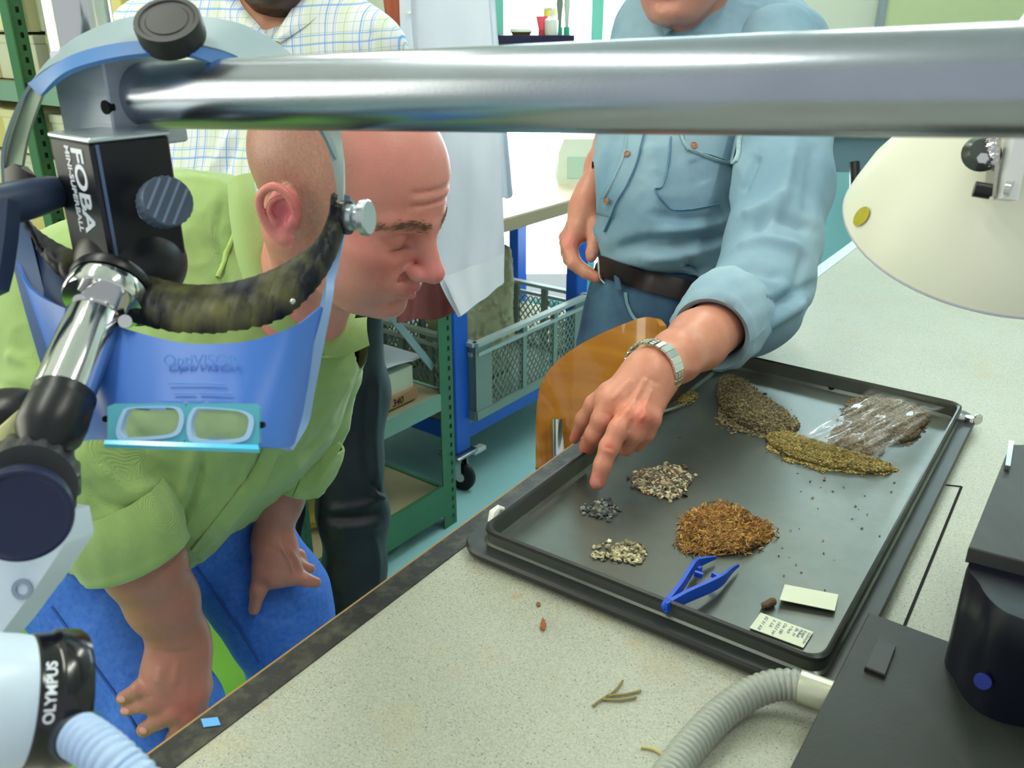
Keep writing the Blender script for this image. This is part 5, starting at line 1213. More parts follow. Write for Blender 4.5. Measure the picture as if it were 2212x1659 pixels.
    mix(((np.abs(Y) > .079)*(np.abs(X+.017) < .031)*(np.abs(Z+.028) < .038))*1., (224, 128, 126), .55)
    for y in (-1, 1): mix(blobs(V, (-.012, y*.084, -.026), (.012, .012, .017)), (214, 92, 118), .8)
    side = 1/(1+np.exp(-(.046-X-.25*np.maximum(Z-.04, 0)*0+.10*np.minimum(0, .03-np.abs(Y)))/.006)); low = 1/(1+np.exp(-(.088-Z-.55*np.maximum(0, X+.02))/.006)); up = 1/(1+np.exp(-(Z+.062+.25*X)/.008))
    hm = side*low*up*(np.abs(Y) < .0865)*(1-1.*((np.abs(X+.017) < .031)*(np.abs(Z+.028) < .038)*(np.abs(Y) > .079)))
    if hair == 'bald': mix(hm, (142, 112, 92), .62+.25*np.clip(sp, -1, 1)*1.0)
    lip = np.maximum(blobs(V, (.104, 0, -.0725), (.012, .020, .0042)), blobs(V, (.101, 0, -.0870), (.012, .018, .0055))); mix(lip, (196, 84, 92), .85)
    bm_ = 1/(1+np.exp((Z+.052+.2*np.maximum(0, .06-X))/.008))*(1/(1+np.exp(-(X-.0)/.012)))*(Z > -.15)
    if beard: mix(bm_*(1-lip), beard, .92)
    else: mix(bm_*(1-lip), (158, 128, 122), .32+.15*sp)
    for y in (-1, 1):
        br = np.maximum(blobs(V, (.097, y*.018, .0065), (.014, .013, .0050)), np.maximum(blobs(V, (.086, y*.036, .0080), (.016, .014, .0048)), .6*blobs(V, (.074, y*.050, .0040), (.014, .012, .0040)))); mix(np.clip(br*1.4, 0, 1)*(.75+.25*n2), (118, 86, 70), .75)
        mix(blobs(V, (.088, y*.031, -.0235+0*Y[:1].sum()), (.012, .014, .0018)), (70, 44, 40), .95)
        mix(blobs(V, (.095, y*.031, -.014), (.01, .016, .008)), (196, 132, 118), .5)
    V = V.copy(); V[:, 2] = np.where(V[:, 2] < 0, V[:, 2]*comp, V[:, 2]); Vw = V@Mx.T*scl+o
    return Vw, F, np.concatenate([C, np.ones((len(V), 1))], 1), Mx
def limbcol(V, tone, red=None):
    b = np.array(s2l(tone)[:3]); C = np.tile(b, (len(V), 1)); n1 = np.clip(.4+.5*vnoise(V, 45, 7), 0, 1)[:, None]; C = C*(1-.3*n1)+np.array(s2l((196, 108, 92))[:3])*.3*n1
    if red:
        P = toPix(V)
        for x, y, r, c in red:
            m = np.exp(-(((P[:, 0]-x)**2+(P[:, 1]-y)**2)/r**2))[:, None]*.6; C = C*(1-m)+np.array(s2l(c)[:3])*m
    return np.concatenate([C, np.ones((len(V), 1))], 1)
def merge(parts):
    V = []; F = []; C = []; n = 0
    for v, f, c in parts: V.append(v); F.append(f+n); C.append(c); n += len(v)
    return np.concatenate(V), np.concatenate(F), np.concatenate(C)
def nail(par, px, py, d, rx, ry, ang, bvh):
    """a thin nail plate on a fingertip"""
    V = []; c_ = hit(bvh, px, py, .0006)
    if not c_: return
    V = [c_[0]]
    for k in range(14):
        a = 2*PI*k/14; x, y = rx*math.cos(a), ry*math.sin(a); ca, sa = math.cos(ang), math.sin(ang)
        q = hit(bvh, px+x*ca-y*sa, py+x*sa+y*ca, .0002); V.append(q[0] if q else c_[0])
    link('fingernail', V, [(0, 1+k, 1+(k+1) % 14) for k in range(14)], nailm, par)
nailm = mat('fingernail', (208, 146, 136), .25, spec=.6)

# ---------------------------------------------------------------- 1. the bald man bending down
pc = empty('person', (-.45, 1.15, 0), 'bald man in a green corduroy shirt bending down with hands on his knees', 'person')
ho_ = W(755, 399, .925)
Fd, Ud = CD(.845, -.50, .20), CD(.43, .78, .52); SCL = 1.03
nk = W(640, 680, 1.05)
Vh, Fh, Ch, MxC = make_head(ho_, Fd, Ud, nk, .050, SCL, .89, (212, 140, 128), res=.0021)
arm = SDF()
arm.pchain([(262, 1090, 1.05, 78), (310, 1215, 1.08, 84), (352, 1300, 1.115, 72), (385, 1372, 1.14, 54), (390, 1404, 1.145, 50)], .02, f=.98)
arm.pchain([(388, 1400, 1.145, 50), (372, 1460, 1.14, 54), (352, 1500, 1.135, 46)], .03)
arm.pchain([(400, 1420, 1.145, 44), (408, 1500, 1.135, 34), (396, 1536, 1.135, 28)], .02)
arm.pchain([(345, 1482, 1.12, 24), (302, 1488, 1.115, 18), (266, 1508, 1.13, 15)], .006)
arm.pchain([(350, 1512, 1.12, 22), (312, 1522, 1.12, 16), (272, 1534, 1.135, 13)], .005)
arm.pchain([(378, 1536, 1.12, 25), (345, 1554, 1.125, 20), (312, 1576, 1.14, 17)], .005)
arm.pchain([(404, 1545, 1.125, 22), (388, 1570, 1.13, 18), (372, 1594, 1.145, 15)], .005)
arm.pchain([(420, 1420, 1.15, 24), (436, 1480, 1.15, 17), (436, 1530, 1.16, 14)], .01)
Va, Fa = arm.mesh(.0026); Va = folds(Va, Fa, [([(330, 1400), (365, 1412), (420, 1405)], 7, -.0018), ([(385, 1425), (378, 1480)], 9, .002), ([(400, 1440), (405, 1500)], 9, .0016), ([(330, 1505), (300, 1508)], 5, -.001), ([(350, 1440), (340, 1480)], 9, .0015)])
al = SDF()
al.pchain([(640, 1010, 1.36, 48), (604, 1085, 1.375, 45), (590, 1150, 1.39, 37), (588, 1180, 1.39, 38)], .02)
al.pchain([(588, 1180, 1.38, 38), (592, 1232, 1.38, 40)], .02)
al.pchain([(612, 1190, 1.38, 30), (634, 1240, 1.385, 22)], .02)
al.pchain([(570, 1225, 1.375, 26), (558, 1275, 1.37, 17), (549, 1316, 1.375, 13)], .008)
al.pchain([(630, 1240, 1.38, 24), (660, 1252, 1.38, 14), (682, 1258, 1.385, 12)], .006)
al.pchain([(632, 1215, 1.41, 20), (655, 1226, 1.42, 13), (672, 1228, 1.43, 10)], .005)
al.pchain([(622, 1190, 1.42, 18), (645, 1200, 1.43, 14), (655, 1215, 1.44, 11)], .005)
al.pchain([(610, 1185, 1.43, 14), (630, 1190, 1.44, 12), (640, 1205, 1.45, 10)], .005)
Vl, Fl = al.mesh(.0028); Vl = folds(Vl, Fl, [([(606, 1180), (625, 1210), (634, 1240)], 5, .004), ([(622, 1184), (640, 1210), (648, 1235)], 5, .004), ([(615, 1182), (633, 1210), (640, 1240)], 3.5, -.003), ([(575, 1180), (600, 1190)], 6, -.001)])
cr0 = SDF(); cr0.pchain([(640, 660, 1.06, 60), (520, 760, 1.16, 110), (380, 1000, 1.26, 120)], .03); cr0.pchain([(520, 700, 1.14, 90), (250, 640, 1.09, 70), (110, 760, 1.05, 62), (110, 850, 1.03, 62), (240, 1060, 1.045, 66), (290, 1160, 1.07, 66)], .03); cr0.pchain([(560, 740, 1.16, 80), (690, 740, 1.25, 46), (690, 860, 1.32, 42), (640, 1030, 1.365, 38)], .03)
Vk, Fk = cr0.mesh(.009)
V, F, C = merge([(Vh, Fh, Ch), (Vk, Fk, limbcol(Vk, (190, 130, 112))), (Va, Fa, limbcol(Va, (172, 118, 102), [(410, 1540, 40, (190, 90, 80))])), (Vl, Fl, limbcol(Vl, (176, 120, 106)))])
body = link('body', V, F, skin, pc, cols=C, auto=180)
# lashes and brows as hair
hairm = mat('short_hair', (104, 82, 66), .8)
Mv = lambda p: Vector(ho_)+Vector((MxC@(np.array(p)*np.array([1, 1, .89 if p[2] < 0 else 1]))*SCL).tolist())
bt = surf(body); m = MB(); r = np.random.default_rng(3)
for y in (-1, 1):
    for i in range(170):
        t = r.uniform(0, 1); p = np.array((.104-.034*t**1.5, y*(.008+.046*t), .0062+.004*math.sin(PI*t)-.004*t**3+r.normal()*.0022*(1-.4*t))); q = Mv(p); l, n, _, _ = bt.find_nearest(q)
        if l is None: continue
        dd = Vector((MxC@np.array((-.35, y*.9, .25*(1-t)-.2*t))).tolist()); m.tube([l-n*.0002, l+dd*.003+n*.0009, l+dd*.006+n*.0006], [.00028, .00025, .0001], 4)
m.build('eyebrow', hairm, pc)['kind'] = 'stuff'
for px, py, a_ in ((256, 1510, .3), (264, 1536, .2), (303, 1578, .5)): nail(pc, px+6, py, 0, 9, 7, a_, bt)
# shirt
cord = mat('green_corduroy', (152, 180, 108), .85, noise=.08, nscale=7, sheen=.3)
N, L = cord.node_tree.nodes, cord.node_tree.links; b = N['Principled BSDF']; tc = N.new('ShaderNodeTexCoord'); mp = N.new('ShaderNodeMapping'); mp.inputs['Rotation'].default_value = (0, .5, .3); L.new(tc.outputs['Object'], mp.inputs[0])
wv = N.new('ShaderNodeTexWave'); wv.inputs['Scale'].default_value = 420; wv.inputs['Distortion'].default_value = .3; wv.inputs['Detail'].default_value = 1; L.new(mp.outputs[0], wv.inputs['Vector'])
bp2 = N.new('ShaderNodeBump'); bp2.inputs['Strength'].default_value = .3; bp2.inputs['Distance'].default_value = .0015; L.new(wv.outputs['Fac'], bp2.inputs['Height']); L.new(bp2.outputs[0], b.inputs['Normal'])
s = SDF()
s.pchain([(430, 560, 1.12, 150), (470, 760, 1.13, 215), (380, 950, 1.20, 215), (330, 1100, 1.30, 200)], .06)
s.pchain([(560, 590, 1.13, 70), (632, 720, 1.17, 122), (585, 880, 1.22, 118), (470, 1060, 1.30, 110)], .06)
s.cut(W(430, 1222, 1.22), CD(.05, -1, -.25)); s.cut(W(432, 1205, 1.22), CD(.66, -.75, 0))
s.pchain([(250, 560, 1.10, 110), (150, 640, 1.06, 120), (90, 740, 1.04, 105)], .03); s.pchain([(90, 740, 1.04, 105), (105, 860, 1.02, 106), (185, 990, 1.02, 112), (240, 1075, 1.03, 104)], .010)
s.pchain([(480, 470, 1.12, 66), (380, 490, 1.12, 100)], .05)
s.pchain([(690, 720, 1.24, 80), (696, 800, 1.28, 76), (684, 900, 1.33, 66), (672, 950, 1.345, 62)], .012)
# cuffs end cleanly; hem; neck hole
V, F = None, None
s.pr.append(('p', np.array(W(300, 1196, 1.06)), np.array((W(300, 1196, 1.06)-W(225, 1010, 1.04)).normalized()), 0, 0, 0, False)) if False else None
hd = (W(430, 1235, 1.25)-W(520, 700, 1.13)).normalized()
V, F = s.mesh(.0042, smooth=1)
V = rough(V, F, .0048, 9, 11, (1, 1, .6)); V = rough(V, F, .0020, 24, 12)
V = folds(V, F, [([(545, 380), (575, 450), (600, 560), (640, 640)], 14, .004), ([(480, 430), (470, 520), (500, 640)], 8, -.004), ([(470, 540), (560, 690), (640, 740)], 18, .004), ([(700, 620), (640, 780), (560, 1000), (430, 1190)], 9, -.007), ([(712, 640), (655, 790), (575, 1010), (450, 1195)], 10, .005),
    ([(420, 960), (400, 1060), (350, 1140)], 16, .008), ([(440, 980), (415, 1080), (380, 1150)], 8, -.008), ([(180, 1030), (230, 1090), (340, 1100)], 12, -.005), ([(200, 1000), (280, 1060), (370, 1040)], 14, .005),
    ([(10, 760), (60, 790), (110, 850)], 14, .007), ([(0, 830), (60, 850), (120, 900)], 10, -.006), ([(620, 760), (560, 900), (470, 1000)], 22, .005), ([(250, 900), (330, 960), (400, 980)], 14, -.004), ([(540, 1000), (500, 1090), (440, 1170)], 12, .004), ([(480, 1020), (470, 1100)], 12, -.004),
    ([(300, 620), (340, 760), (330, 900)], 20, .006), ([(640, 990), (680, 960), (720, 900)], 9, -.005)])
shirt = link('shirt', V, F, cord, pc, auto=180); sbv = surf(shirt)
cuffm = cord
def cuff(name, c_, ax, r, L_, m, par, ell=1.0, ny_=None, wob=.05, seed=0, th=.004):
    ax = Vector(ax).normalized(); x, y, d = basis(ax, ny_ or (0, 0, 1)); rows = []
    for i in range(13):
        t = i/12; row = []
        for k in range(49):
            a = 2*PI*k/48; rr = r*(1+.10*math.sin(PI*min(1, t*1.1))+wob*math.sin(3*a+seed+2*t)+wob*.5*math.sin(7*a+4*t+seed)+.02*math.sin(13*a-6*t)); row.append(Vector(c_)+d*(L_*t)+x*math.cos(a)*rr+y*math.sin(a)*rr*ell)
        rows.append(row)
    # rolled lip back inside
    for t, q in ((1.03, .96), (1.0, .90), (.85, .86)):
        rows.append([Vector(c_)+d*(L_*t)+x*math.cos(2*PI*k/48)*r*q+y*math.sin(2*PI*k/48)*r*q*ell for k in range(49)])
    return MB().grid(rows, th).build(name, m, par, auto=70)
axc = (W(302, 1200, 1.06)-W(225, 1040, 1.03))
cuff('cuff', W(238, 1078, 1.032), axc, .0630, .078, cord, pc, .95, wob=.03, seed=1)
axl = (W(625, 1055, 1.37)-W(672, 950, 1.345))
cuff('cuff', W(676, 940, 1.345), axl, .053, .080, cord, pc, .9, wob=.05, seed=4)
m = MB(); m.grid([[W(690, 985, 1.29), W(700, 1010, 1.29)], [W(712, 968, 1.285), W(722, 992, 1.285)], [W(732, 955, 1.285), W(740, 962, 1.285)]], .004); m.build('cuff_tab', cord, pc)
seam = mat('seam_green', (176, 204, 118), .85); seamd = mat('placket_shadow', (132, 160, 92), .85)
onstrip(sbv, [(545, 385), (530, 440), (500, 520), (470, 600)], 10, .0022, 'yoke_seam', seam, pc)
onstrip(sbv, [(706, 700), (660, 800), (600, 930), (560, 1020), (480, 1130), (425, 1195)], 34, .0030, 'placket', cord, pc)
onstrip(sbv, [(690, 770), (740, 765), (790, 735)], 6, .002, 'pocket_seam', seam, pc)
# collar: a folded sheet round the neck
col_ = [(545, 378, 1.06), (552, 430, 1.03), (570, 500, 1.01), (590, 575, .995), (620, 630, .99), (670, 668, 1.01), (730, 690, 1.05), (790, 690, 1.09)]
col2 = [(500, 400, 1.05), (505, 470, 1.02), (520, 560, .995), (548, 640, .985), (585, 700, .985), (650, 735, 1.0), (720, 770, 1.04), (795, 745, 1.08)]
A_, B_ = spline(col_, 8), spline(col2, 8); rows = []
for i, (a, b_) in enumerate(zip(A_, B_)):
    a, b_ = W(*a), W(*b_); rows.append([a.lerp(b_, t)+CD(0, 0, 1)*(.012*math.sin(PI*t*.9)) for t in [k/6 for k in range(7)]])
MB().grid(rows, .004).build('collar', cord, pc, auto=60)
# jeans
jn = mat('blue_jeans', (46, 98, 196), .85, col2=(70, 120, 205), nscale=120, bump=.12, bscale=500); jd = mat('jeans_seam', (42, 84, 158), .85)
s = SDF()
s.pchain([(290, 1110, 1.36, 165), (210, 1255, 1.33, 150), (282, 1400, 1.28, 122), (362, 1530, 1.235, 106)], .03)
kn_ = W(374, 1560, 1.235); an = Vector((kn_.x-.03, kn_.y+.10, .10)); s.cone(kn_, an, .069, .058, .03)
s.pchain([(400, 1110, 1.40, 150), (500, 1180, 1.50, 120), (590, 1300, 1.49, 112), (608, 1345, 1.50, 100)], .04)
kn2 = W(610, 1355, 1.50); an2 = Vector((kn2.x-.03, kn2.y+.10, .10)); s.cone(kn2, an2, .078, .06, .03)
V, F = s.mesh(.0055); V = rough(V, F, .0022, 12, 21, (1, 1, .5))
V = folds(V, F, [([(420, 1260), (500, 1270), (570, 1335)], 10, -.004), ([(560, 1335), (620, 1340), (660, 1310)], 8, -.004), ([(440, 1230), (540, 1300)], 16, .004), ([(90, 1330), (180, 1450), (290, 1600)], 7, -.002), ([(60, 1280), (160, 1440), (270, 1600)], 5, .002)])
pants = link('jeans', V, F, jn, pc, auto=180); jb_ = surf(pants)
onstrip(jb_, [(425, 1225), (470, 1290), (520, 1360), (560, 1430)], 5, .0012, 'seam', jd, pc)
onstrip(jb_, [(112, 1310), (180, 1405), (250, 1500), (300, 1580)], 5, .0012, 'seam', jd, pc)
def shoe(p, yaw, m, par):
    s = SDF(); d = R2(yaw); p = Vector((p.x, p.y, 0)); s.cone(p+UP*.045-d*.04, p+UP*.035+d*.13, .045, .034, .02); s.cone(p+UP*.05, p+UP*.10, .045, .042, .03); s.cut((0, 0, .012), (0, 0, -1)); V, F = s.mesh(.007); o = link('shoe', V, F, m, par)
    q = MB().obox(p+d*.045+UP*.006, d, UP.cross(d), UP, .27, .09, .012, .003); q.build('sole', M['blk'], o)
shm = mat('shoe_brown', (84, 66, 50), .6); shoe(an, -.5, shm, pc); shoe(an2, -.4, shm, pc)

# ---------------------------------------------------------------- 2. the man in the denim shirt pointing at the tray
pd_ = empty('person', (.28, 1.62, 0), 'standing man in a faded denim shirt and dark belt pointing at the tray', 'person')
hd_o = W(1478, -118, 1.50)
Vh, Fh, Ch, MxD = make_head(hd_o, CD(-.42, -.30, .86), CD(-.05, .93, .36), W(1492, 110, 1.60), .060, 1.0, 1.0, (208, 140, 118), res=.0034)
s = SDF()   # pointing hand and forearm
s.pchain([(1570, 690, 1.18, 60), (1508, 735, 1.11, 64), (1460, 770, 1.06, 56), (1420, 800, 1.03, 50), (1402, 812, 1.02, 47)], .012)
s.pchain([(1402, 812, 1.02, 44), (1345, 868, .995, 30)], .016)
s.pchain([(1388, 800, 1.02, 38), (1308, 868, 1.0, 25)], .016)
s.pchain([(1408, 822, 1.02, 42), (1382, 895, .985, 28)], .016)
s.pchain([(1415, 840, 1.02, 30), (1404, 905, .99, 22)], .016)
s.pchain([(1312, 850, 1.01, 24), (1282, 872, 1.02, 17), (1260, 905, 1.035, 15), (1241, 948, 1.06, 11.5)], .008)
s.pchain([(1318, 868, .995, 25), (1300, 905, .995, 22), (1284, 938, 1.005, 19.5), (1268, 966, 1.03, 18)], .006)
s.pchain([(1358, 892, .980, 25), (1336, 928, .972, 22.5), (1316, 966, .970, 21.5), (1302, 1004, .972, 19), (1290, 1042, .976, 17)], .005)
s.pchain([(1384, 898, .975, 27), (1372, 935, .980, 21), (1352, 968, .995, 18)], .006)
s.pchain([(1406, 905, .985, 22), (1396, 935, .992, 18), (1378, 962, 1.01, 15)], .006)
Vp, Fp = s.mesh(.0021)
Vp = folds(Vp, Fp, [([(1325, 905), (1350, 870), (1395, 815)], 7, -.0022), ([(1360, 888), (1380, 840), (1398, 815)], 6, .0022), ([(1390, 885), (1408, 840)], 6, .0018), ([(1318, 868), (1370, 815)], 6, .0018), ([(1384, 900), (1390, 904)], 11, .0026), ([(1352, 888), (1358, 892)], 11, .0018), ([(1372, 890), (1392, 840)], 5, -.0014), ([(1308, 965), (1326, 972)], 4, -.0010), ([(1304, 972), (1322, 979)], 4, .0009),
    ([(1368, 905), (1358, 935)], 5, -.0020), ([(1303, 890), (1318, 900)], 4, -.0008), ([(1398, 815), (1425, 830)], 5, -.0012), ([(1450, 790), (1500, 800), (1560, 770)], 12, .0016)])
s = SDF()   # right hand hanging by the belt
s.pchain([(1340, 250, 1.72, 42), (1305, 360, 1.66, 38), (1282, 420, 1.63, 36), (1268, 450, 1.62, 36)], .02)
s.pchain([(1268, 450, 1.62, 34), (1252, 494, 1.61, 31)], .02)
s.pchain([(1246, 498, 1.61, 27), (1229, 532, 1.60, 18), (1240, 568, 1.59, 15.5), (1266, 588, 1.585, 13.5), (1290, 600, 1.58, 12)], .006)
s.pchain([(1246, 498, 1.63, 26), (1224, 524, 1.63, 15), (1230, 560, 1.62, 13.5), (1250, 582, 1.615, 12)], .006)
s.pchain([(1244, 490, 1.65, 24), (1221, 512, 1.65, 13), (1224, 546, 1.645, 12), (1240, 570, 1.64, 11)], .006)
s.pchain([(1280, 452, 1.61, 24), (1288, 490, 1.595, 19), (1285, 522, 1.585, 15.5), (1279, 546, 1.58, 13), (1277, 556, 1.58, 11)], .007)
Vr, Fr = s.mesh(.0028)
cr0 = SDF(); cr0.pchain([(1492, 60, 1.62, 50), (1495, 160, 1.68, 110), (1475, 520, 1.66, 110)], .03); cr0.pchain([(1500, 130, 1.67, 70), (1685, 130, 1.55, 60), (1690, 400, 1.42, 56), (1650, 610, 1.31, 54), (1570, 690, 1.19, 50), (1520, 730, 1.12, 54)], .03); cr0.pchain([(1460, 120, 1.70, 60), (1385, 110, 1.72, 42), (1350, 240, 1.745, 38), (1320, 320, 1.68, 34)], .03)
Vk, Fk = cr0.mesh(.009)
V, F, C = merge([(Vh, Fh, Ch), (Vk, Fk, limbcol(Vk, (200, 140, 118))), (Vp, Fp, limbcol(Vp, (212, 146, 120), [(1386, 902, 26, (222, 108, 96)), (1290, 1045, 22, (226, 112, 110)), (1243, 945, 18, (214, 104, 90)), (1266, 968, 22, (206, 110, 88)), (1340, 890, 30, (222, 134, 108)), (1318, 965, 16, (222, 110, 92))])), (Vr, Fr, limbcol(Vr, (206, 142, 118), [(1290, 600, 16, (214, 104, 100)), (1234, 525, 20, (222, 120, 110))]))])
bodyD = link('body', V, F, skin, pd_, cols=C, auto=180); bD = surf(bodyD)
nail(pd_, 1287, 1046, 0, 10, 13, .25, bD); nail(pd_, 1277, 550, 0, 7, 8, 0, bD)
dn = mat('faded_denim', (142, 170, 184), .88, attr=None, col2=(106, 142, 166), nscale=7, bump=.10, bscale=600, nd=8); dns = mat('denim_seam', (166, 196, 204), .88, noise=.25, nscale=180); dnd = mat('denim_dark_seam', (96, 140, 168), .88, noise=.2, nscale=180)
s = SDF()
s.pchain([(1440, 60, 1.66, 95), (1500, 95, 1.68, 120), (1610, 85, 1.66, 110), (1690, 110, 1.56, 90)], .06)
s.pchain([(1490, 180, 1.66, 170), (1475, 380, 1.645, 165), (1462, 540, 1.635, 150)], .06)
s.pchain([(1440, 250, 1.60, 118), (1420, 430, 1.57, 118), (1415, 540, 1.58, 96)], .06)
s.pchain([(1400, 80, 1.70, 62), (1365, 180, 1.78, 50), (1348, 250, 1.75, 50)], .03)
s.pchain([(1560, 300, 1.62, 110), (1530, 560, 1.62, 100)], .05)
V, F = None, None
s.cut(W(1400, 600, 1.63), (W(1412, 640, 1.63)-W(1425, 560, 1.63)).normalized()+(W(1300, 560, 1.5)-W(1500, 636, 1.5)).normalized().cross(CD(0, 0, 1))*0)
s2 = SDF(); s2.pchain([(1678, 105, 1.52, 88), (1700, 230, 1.47, 98), (1690, 400, 1.41, 97), (1668, 530, 1.35, 92), (1650, 610, 1.30, 92), (1622, 662, 1.245, 94), (1590, 676, 1.21, 88)], .03)
V, F = s.mesh(.0042); V = rough(V, F, .0030, 8, 31, (1, 1, 1.4)); V = rough(V, F, .0012, 24, 33)
V = folds(V, F, [([(1600, 490), (1480, 520), (1390, 525), (1320, 545)], 14, -0.0162), ([(1600, 515), (1480, 550), (1380, 560)], 14, 0.0141), ([(1590, 560), (1500, 590), (1440, 600)], 13, -0.0141), ([(1610, 460), (1520, 490), (1400, 500)], 14, 0.0122), ([(1600, 540), (1540, 575), (1500, 620)], 12, 0.0122),
    ([(1480, 560), (1500, 590), (1520, 620)], 11, -0.0122), ([(1400, 300), (1420, 400), (1410, 470)], 16, 0.0060), ([(1420, 460), (1480, 475), (1560, 470)], 11, -0.0081), ([(1340, 300), (1320, 400), (1310, 470)], 18, 0.0060), ([(1500, 340), (1520, 400)], 18, -0.0060), ([(1560, 620), (1500, 600)], 12, 0.0122)])
V2, F2 = s2.mesh(.0042); V2 = rough(V2, F2, .0035, 9, 35, (1, 1, 1)); 
V2 = folds(V2, F2, [([(1800, 600), (1700, 640), (1620, 690)], 10, -0.0116), ([(1760, 640), (1690, 680), (1620, 720)], 12, 0.0116), ([(1600, 470), (1650, 450), (1700, 420)], 12, 0.0101), ([(1620, 500), (1680, 470), (1760, 500)], 13, -0.0116), ([(1590, 540), (1650, 520), (1740, 540)], 12, 0.0087), ([(1640, 330), (1600, 420)], 10, -0.0087),
    ([(1720, 300), (1690, 430), (1650, 500)], 12, 0.0087), ([(1560, 600), (1620, 580), (1700, 600)], 12, -0.0101), ([(1660, 640), (1600, 650)], 9, 0.0087), ([(1740, 540), (1720, 620), (1690, 660)], 12, -0.0072), ([(1540, 640), (1580, 620)], 8, -0.0043), ([(1760, 300), (1740, 480)], 14, -0.0058)])
V, F = np.concatenate([V, V2]), np.concatenate([F, F2+len(V)])
shirtD = link('shirt', V, F, dn, pd_, auto=180); sD = surf(shirtD)
axd = (W(1522, 742, 1.115)-W(1580, 664, 1.20)); 
cuff('cuff', W(1582, 660, 1.205), axd, .0530, .088, mat('cuff_denim', (156, 182, 196), .88, col2=(128, 160, 180), nscale=14, bump=.1, bscale=600), pd_, 1.0, wob=.03, seed=2, th=.004)
onstrip(sD, [(1392, 200), (1378, 280), (1362, 337), (1342, 391), (1318, 432), (1306, 470)], 38, .0020, 'placket', dn, pd_)
onstrip(sD, [(1400, 240), (1394, 278), (1379, 345), (1358, 396), (1333, 437), (1322, 465), (1308, 500)], 3, .0030, 'seam', dnd, pd_)
onstrip(sD, [(1358, 260), (1352, 329), (1328, 386), (1306, 427)], 4, .0030, 'seam', dns, pd_)
onstrip(sD, [(1468, 275), (1478, 310), (1500, 328), (1585, 352), (1600, 300), (1604, 280)], 6, .0035, 'pocket_flap_seam', dns, pd_)
onstrip(sD, [(1449, 297), (1444, 354), (1430, 402), (1416, 410), (1435, 437), (1456, 452), (1500, 450), (1552, 440)], 4, .0022, 'pocket_seam', dnd, pd_)
# the pocket flap is a sheet of its own
fl_ = []
for v in range(7):
    row = []
    for u in range(11):
        a = np.array([1468+u/10*138, 262+u/10*14]); b2 = np.array([1482+u/10*104, 322+u/10*30-abs(u/10-.5)*-6]); p = a+(b2-a)*(v/6); q = hit(sD, p[0], p[1], .004)
        row.append(q[0] if q else (row[-1] if row else W(p[0], p[1], 1.5)))
    fl_.append(row)
MB().grid(fl_[::-1], .002).build('pocket_flap', dn, pd_, auto=60)
bt_ = mat('brown_button', (156, 110, 84), .4)
for px, py, r_ in ((1496, 317, .0065), (1357, 335, .0055), (1314, 434, .0055)):
    q = hit(sD, px, py, .004)
    if q: MB().lathe([(0, .0022), (r_*.6, .0016), (r_*.8, .0026), (r_, .0016), (r_, 0)][::-1], q[0]+q[1]*.001, q[1], 20).build('shirt_button', bt_, pd_)
# collar, mostly behind the pipe
for side in (-1, 1):
    if side < 0: A_, B_ = [(1440, -20, 1.60), (1445, 30, 1.56), (1452, 66, 1.52)], [(1412, -10, 1.58), (1418, 30, 1.54), (1440, 78, 1.51)]
    else: A_, B_ = [(1562, -30, 1.60), (1530, 30, 1.55), (1480, 72, 1.51)], [(1622, -20, 1.60), (1600, 40, 1.54), (1560, 90, 1.50)]
    A_, B_ = spline(A_, 6), spline(B_, 6)
    MB().grid([[W(*a).lerp(W(*b_), t)+CD(0, 0, 1)*.008*math.sin(PI*t) for t in (0, .25, .5, .75, 1)] for a, b_ in zip(A_, B_)], .004).build('collar', dn, pd_, auto=60)
# belt and jeans
jn2 = mat('dark_jeans', (22, 44, 76), .85, col2=(76, 112, 138), nscale=6, rr=(.38, .72), bump=.12, bscale=500, nd=8)
s = SDF()
s.pchain([(1418, 580, 1.64, 128), (1425, 640, 1.65, 140), (1400, 740, 1.66, 148)], .04); s.pchain([(1480, 600, 1.68, 120), (1500, 700, 1.70, 130)], .04)
hA, hB = W(1360, 790, 1.66), W(1500, 790, 1.72); fA, fB = Vector((hA.x-.03, hA.y+.02, .10)), Vector((hB.x+.03, hB.y+.06, .10))
s.cone(hA, fA, .095, .06, .03); s.cone(hB, fB, .095, .06, .03)
s.cut(W(1400, 597, 1.63), -(W(1412, 640, 1.63)-W(1425, 560, 1.63)).normalized())
V, F = s.mesh(.0055); V = rough(V, F, .0022, 11, 41)
V = folds(V, F, [([(1352, 645), (1365, 680), (1400, 700)], 6, -.004), ([(1290, 640), (1270, 700)], 9, .003)])
jD = link('jeans', V, F, jn2, pd_, auto=180); jDv = surf(jD)
onstrip(jDv, [(1352, 632), (1356, 660), (1370, 688), (1392, 702)], 7, .002, 'pocket_seam', mat('jeans_stitch', (112, 146, 160), .85), pd_)
lb = mat('belt_leather', (40, 28, 28), .45)
beltp = [(1296, 572), (1330, 585), (1380, 602), (1430, 616), (1475, 627), (1500, 632)]
both = BVHTree.FromPolygons([tuple(v.co+OFF[jD]) for v in jD.data.vertices]+[tuple(v.co+OFF[shirtD]) for v in shirtD.data.vertices], [tuple(p.vertices) for p in jD.data.polygons]+[tuple(q+len(jD.data.vertices) for q in p.vertices) for p in shirtD.data.polygons])
onstrip(both, beltp, 44, .004, 'belt', lb, pd_, lift=.003)
onstrip(both, [(1340, 574), (1341, 600), (1345, 628)], 11, .003, 'belt_loop', jn2, pd_, lift=.011)
m = MB(); m.tube([W(x, y, 1.505) for x, y in ((1292, 562), (1294, 600), (1306, 612))], .002, 10); m.build('belt_buckle', M['chrome'], pd_)
shm2 = mat('shoe_black', (34, 32, 32), .5); shoe(fA, -2.2, shm2, pd_); shoe(fB, -1.6, shm2, pd_)
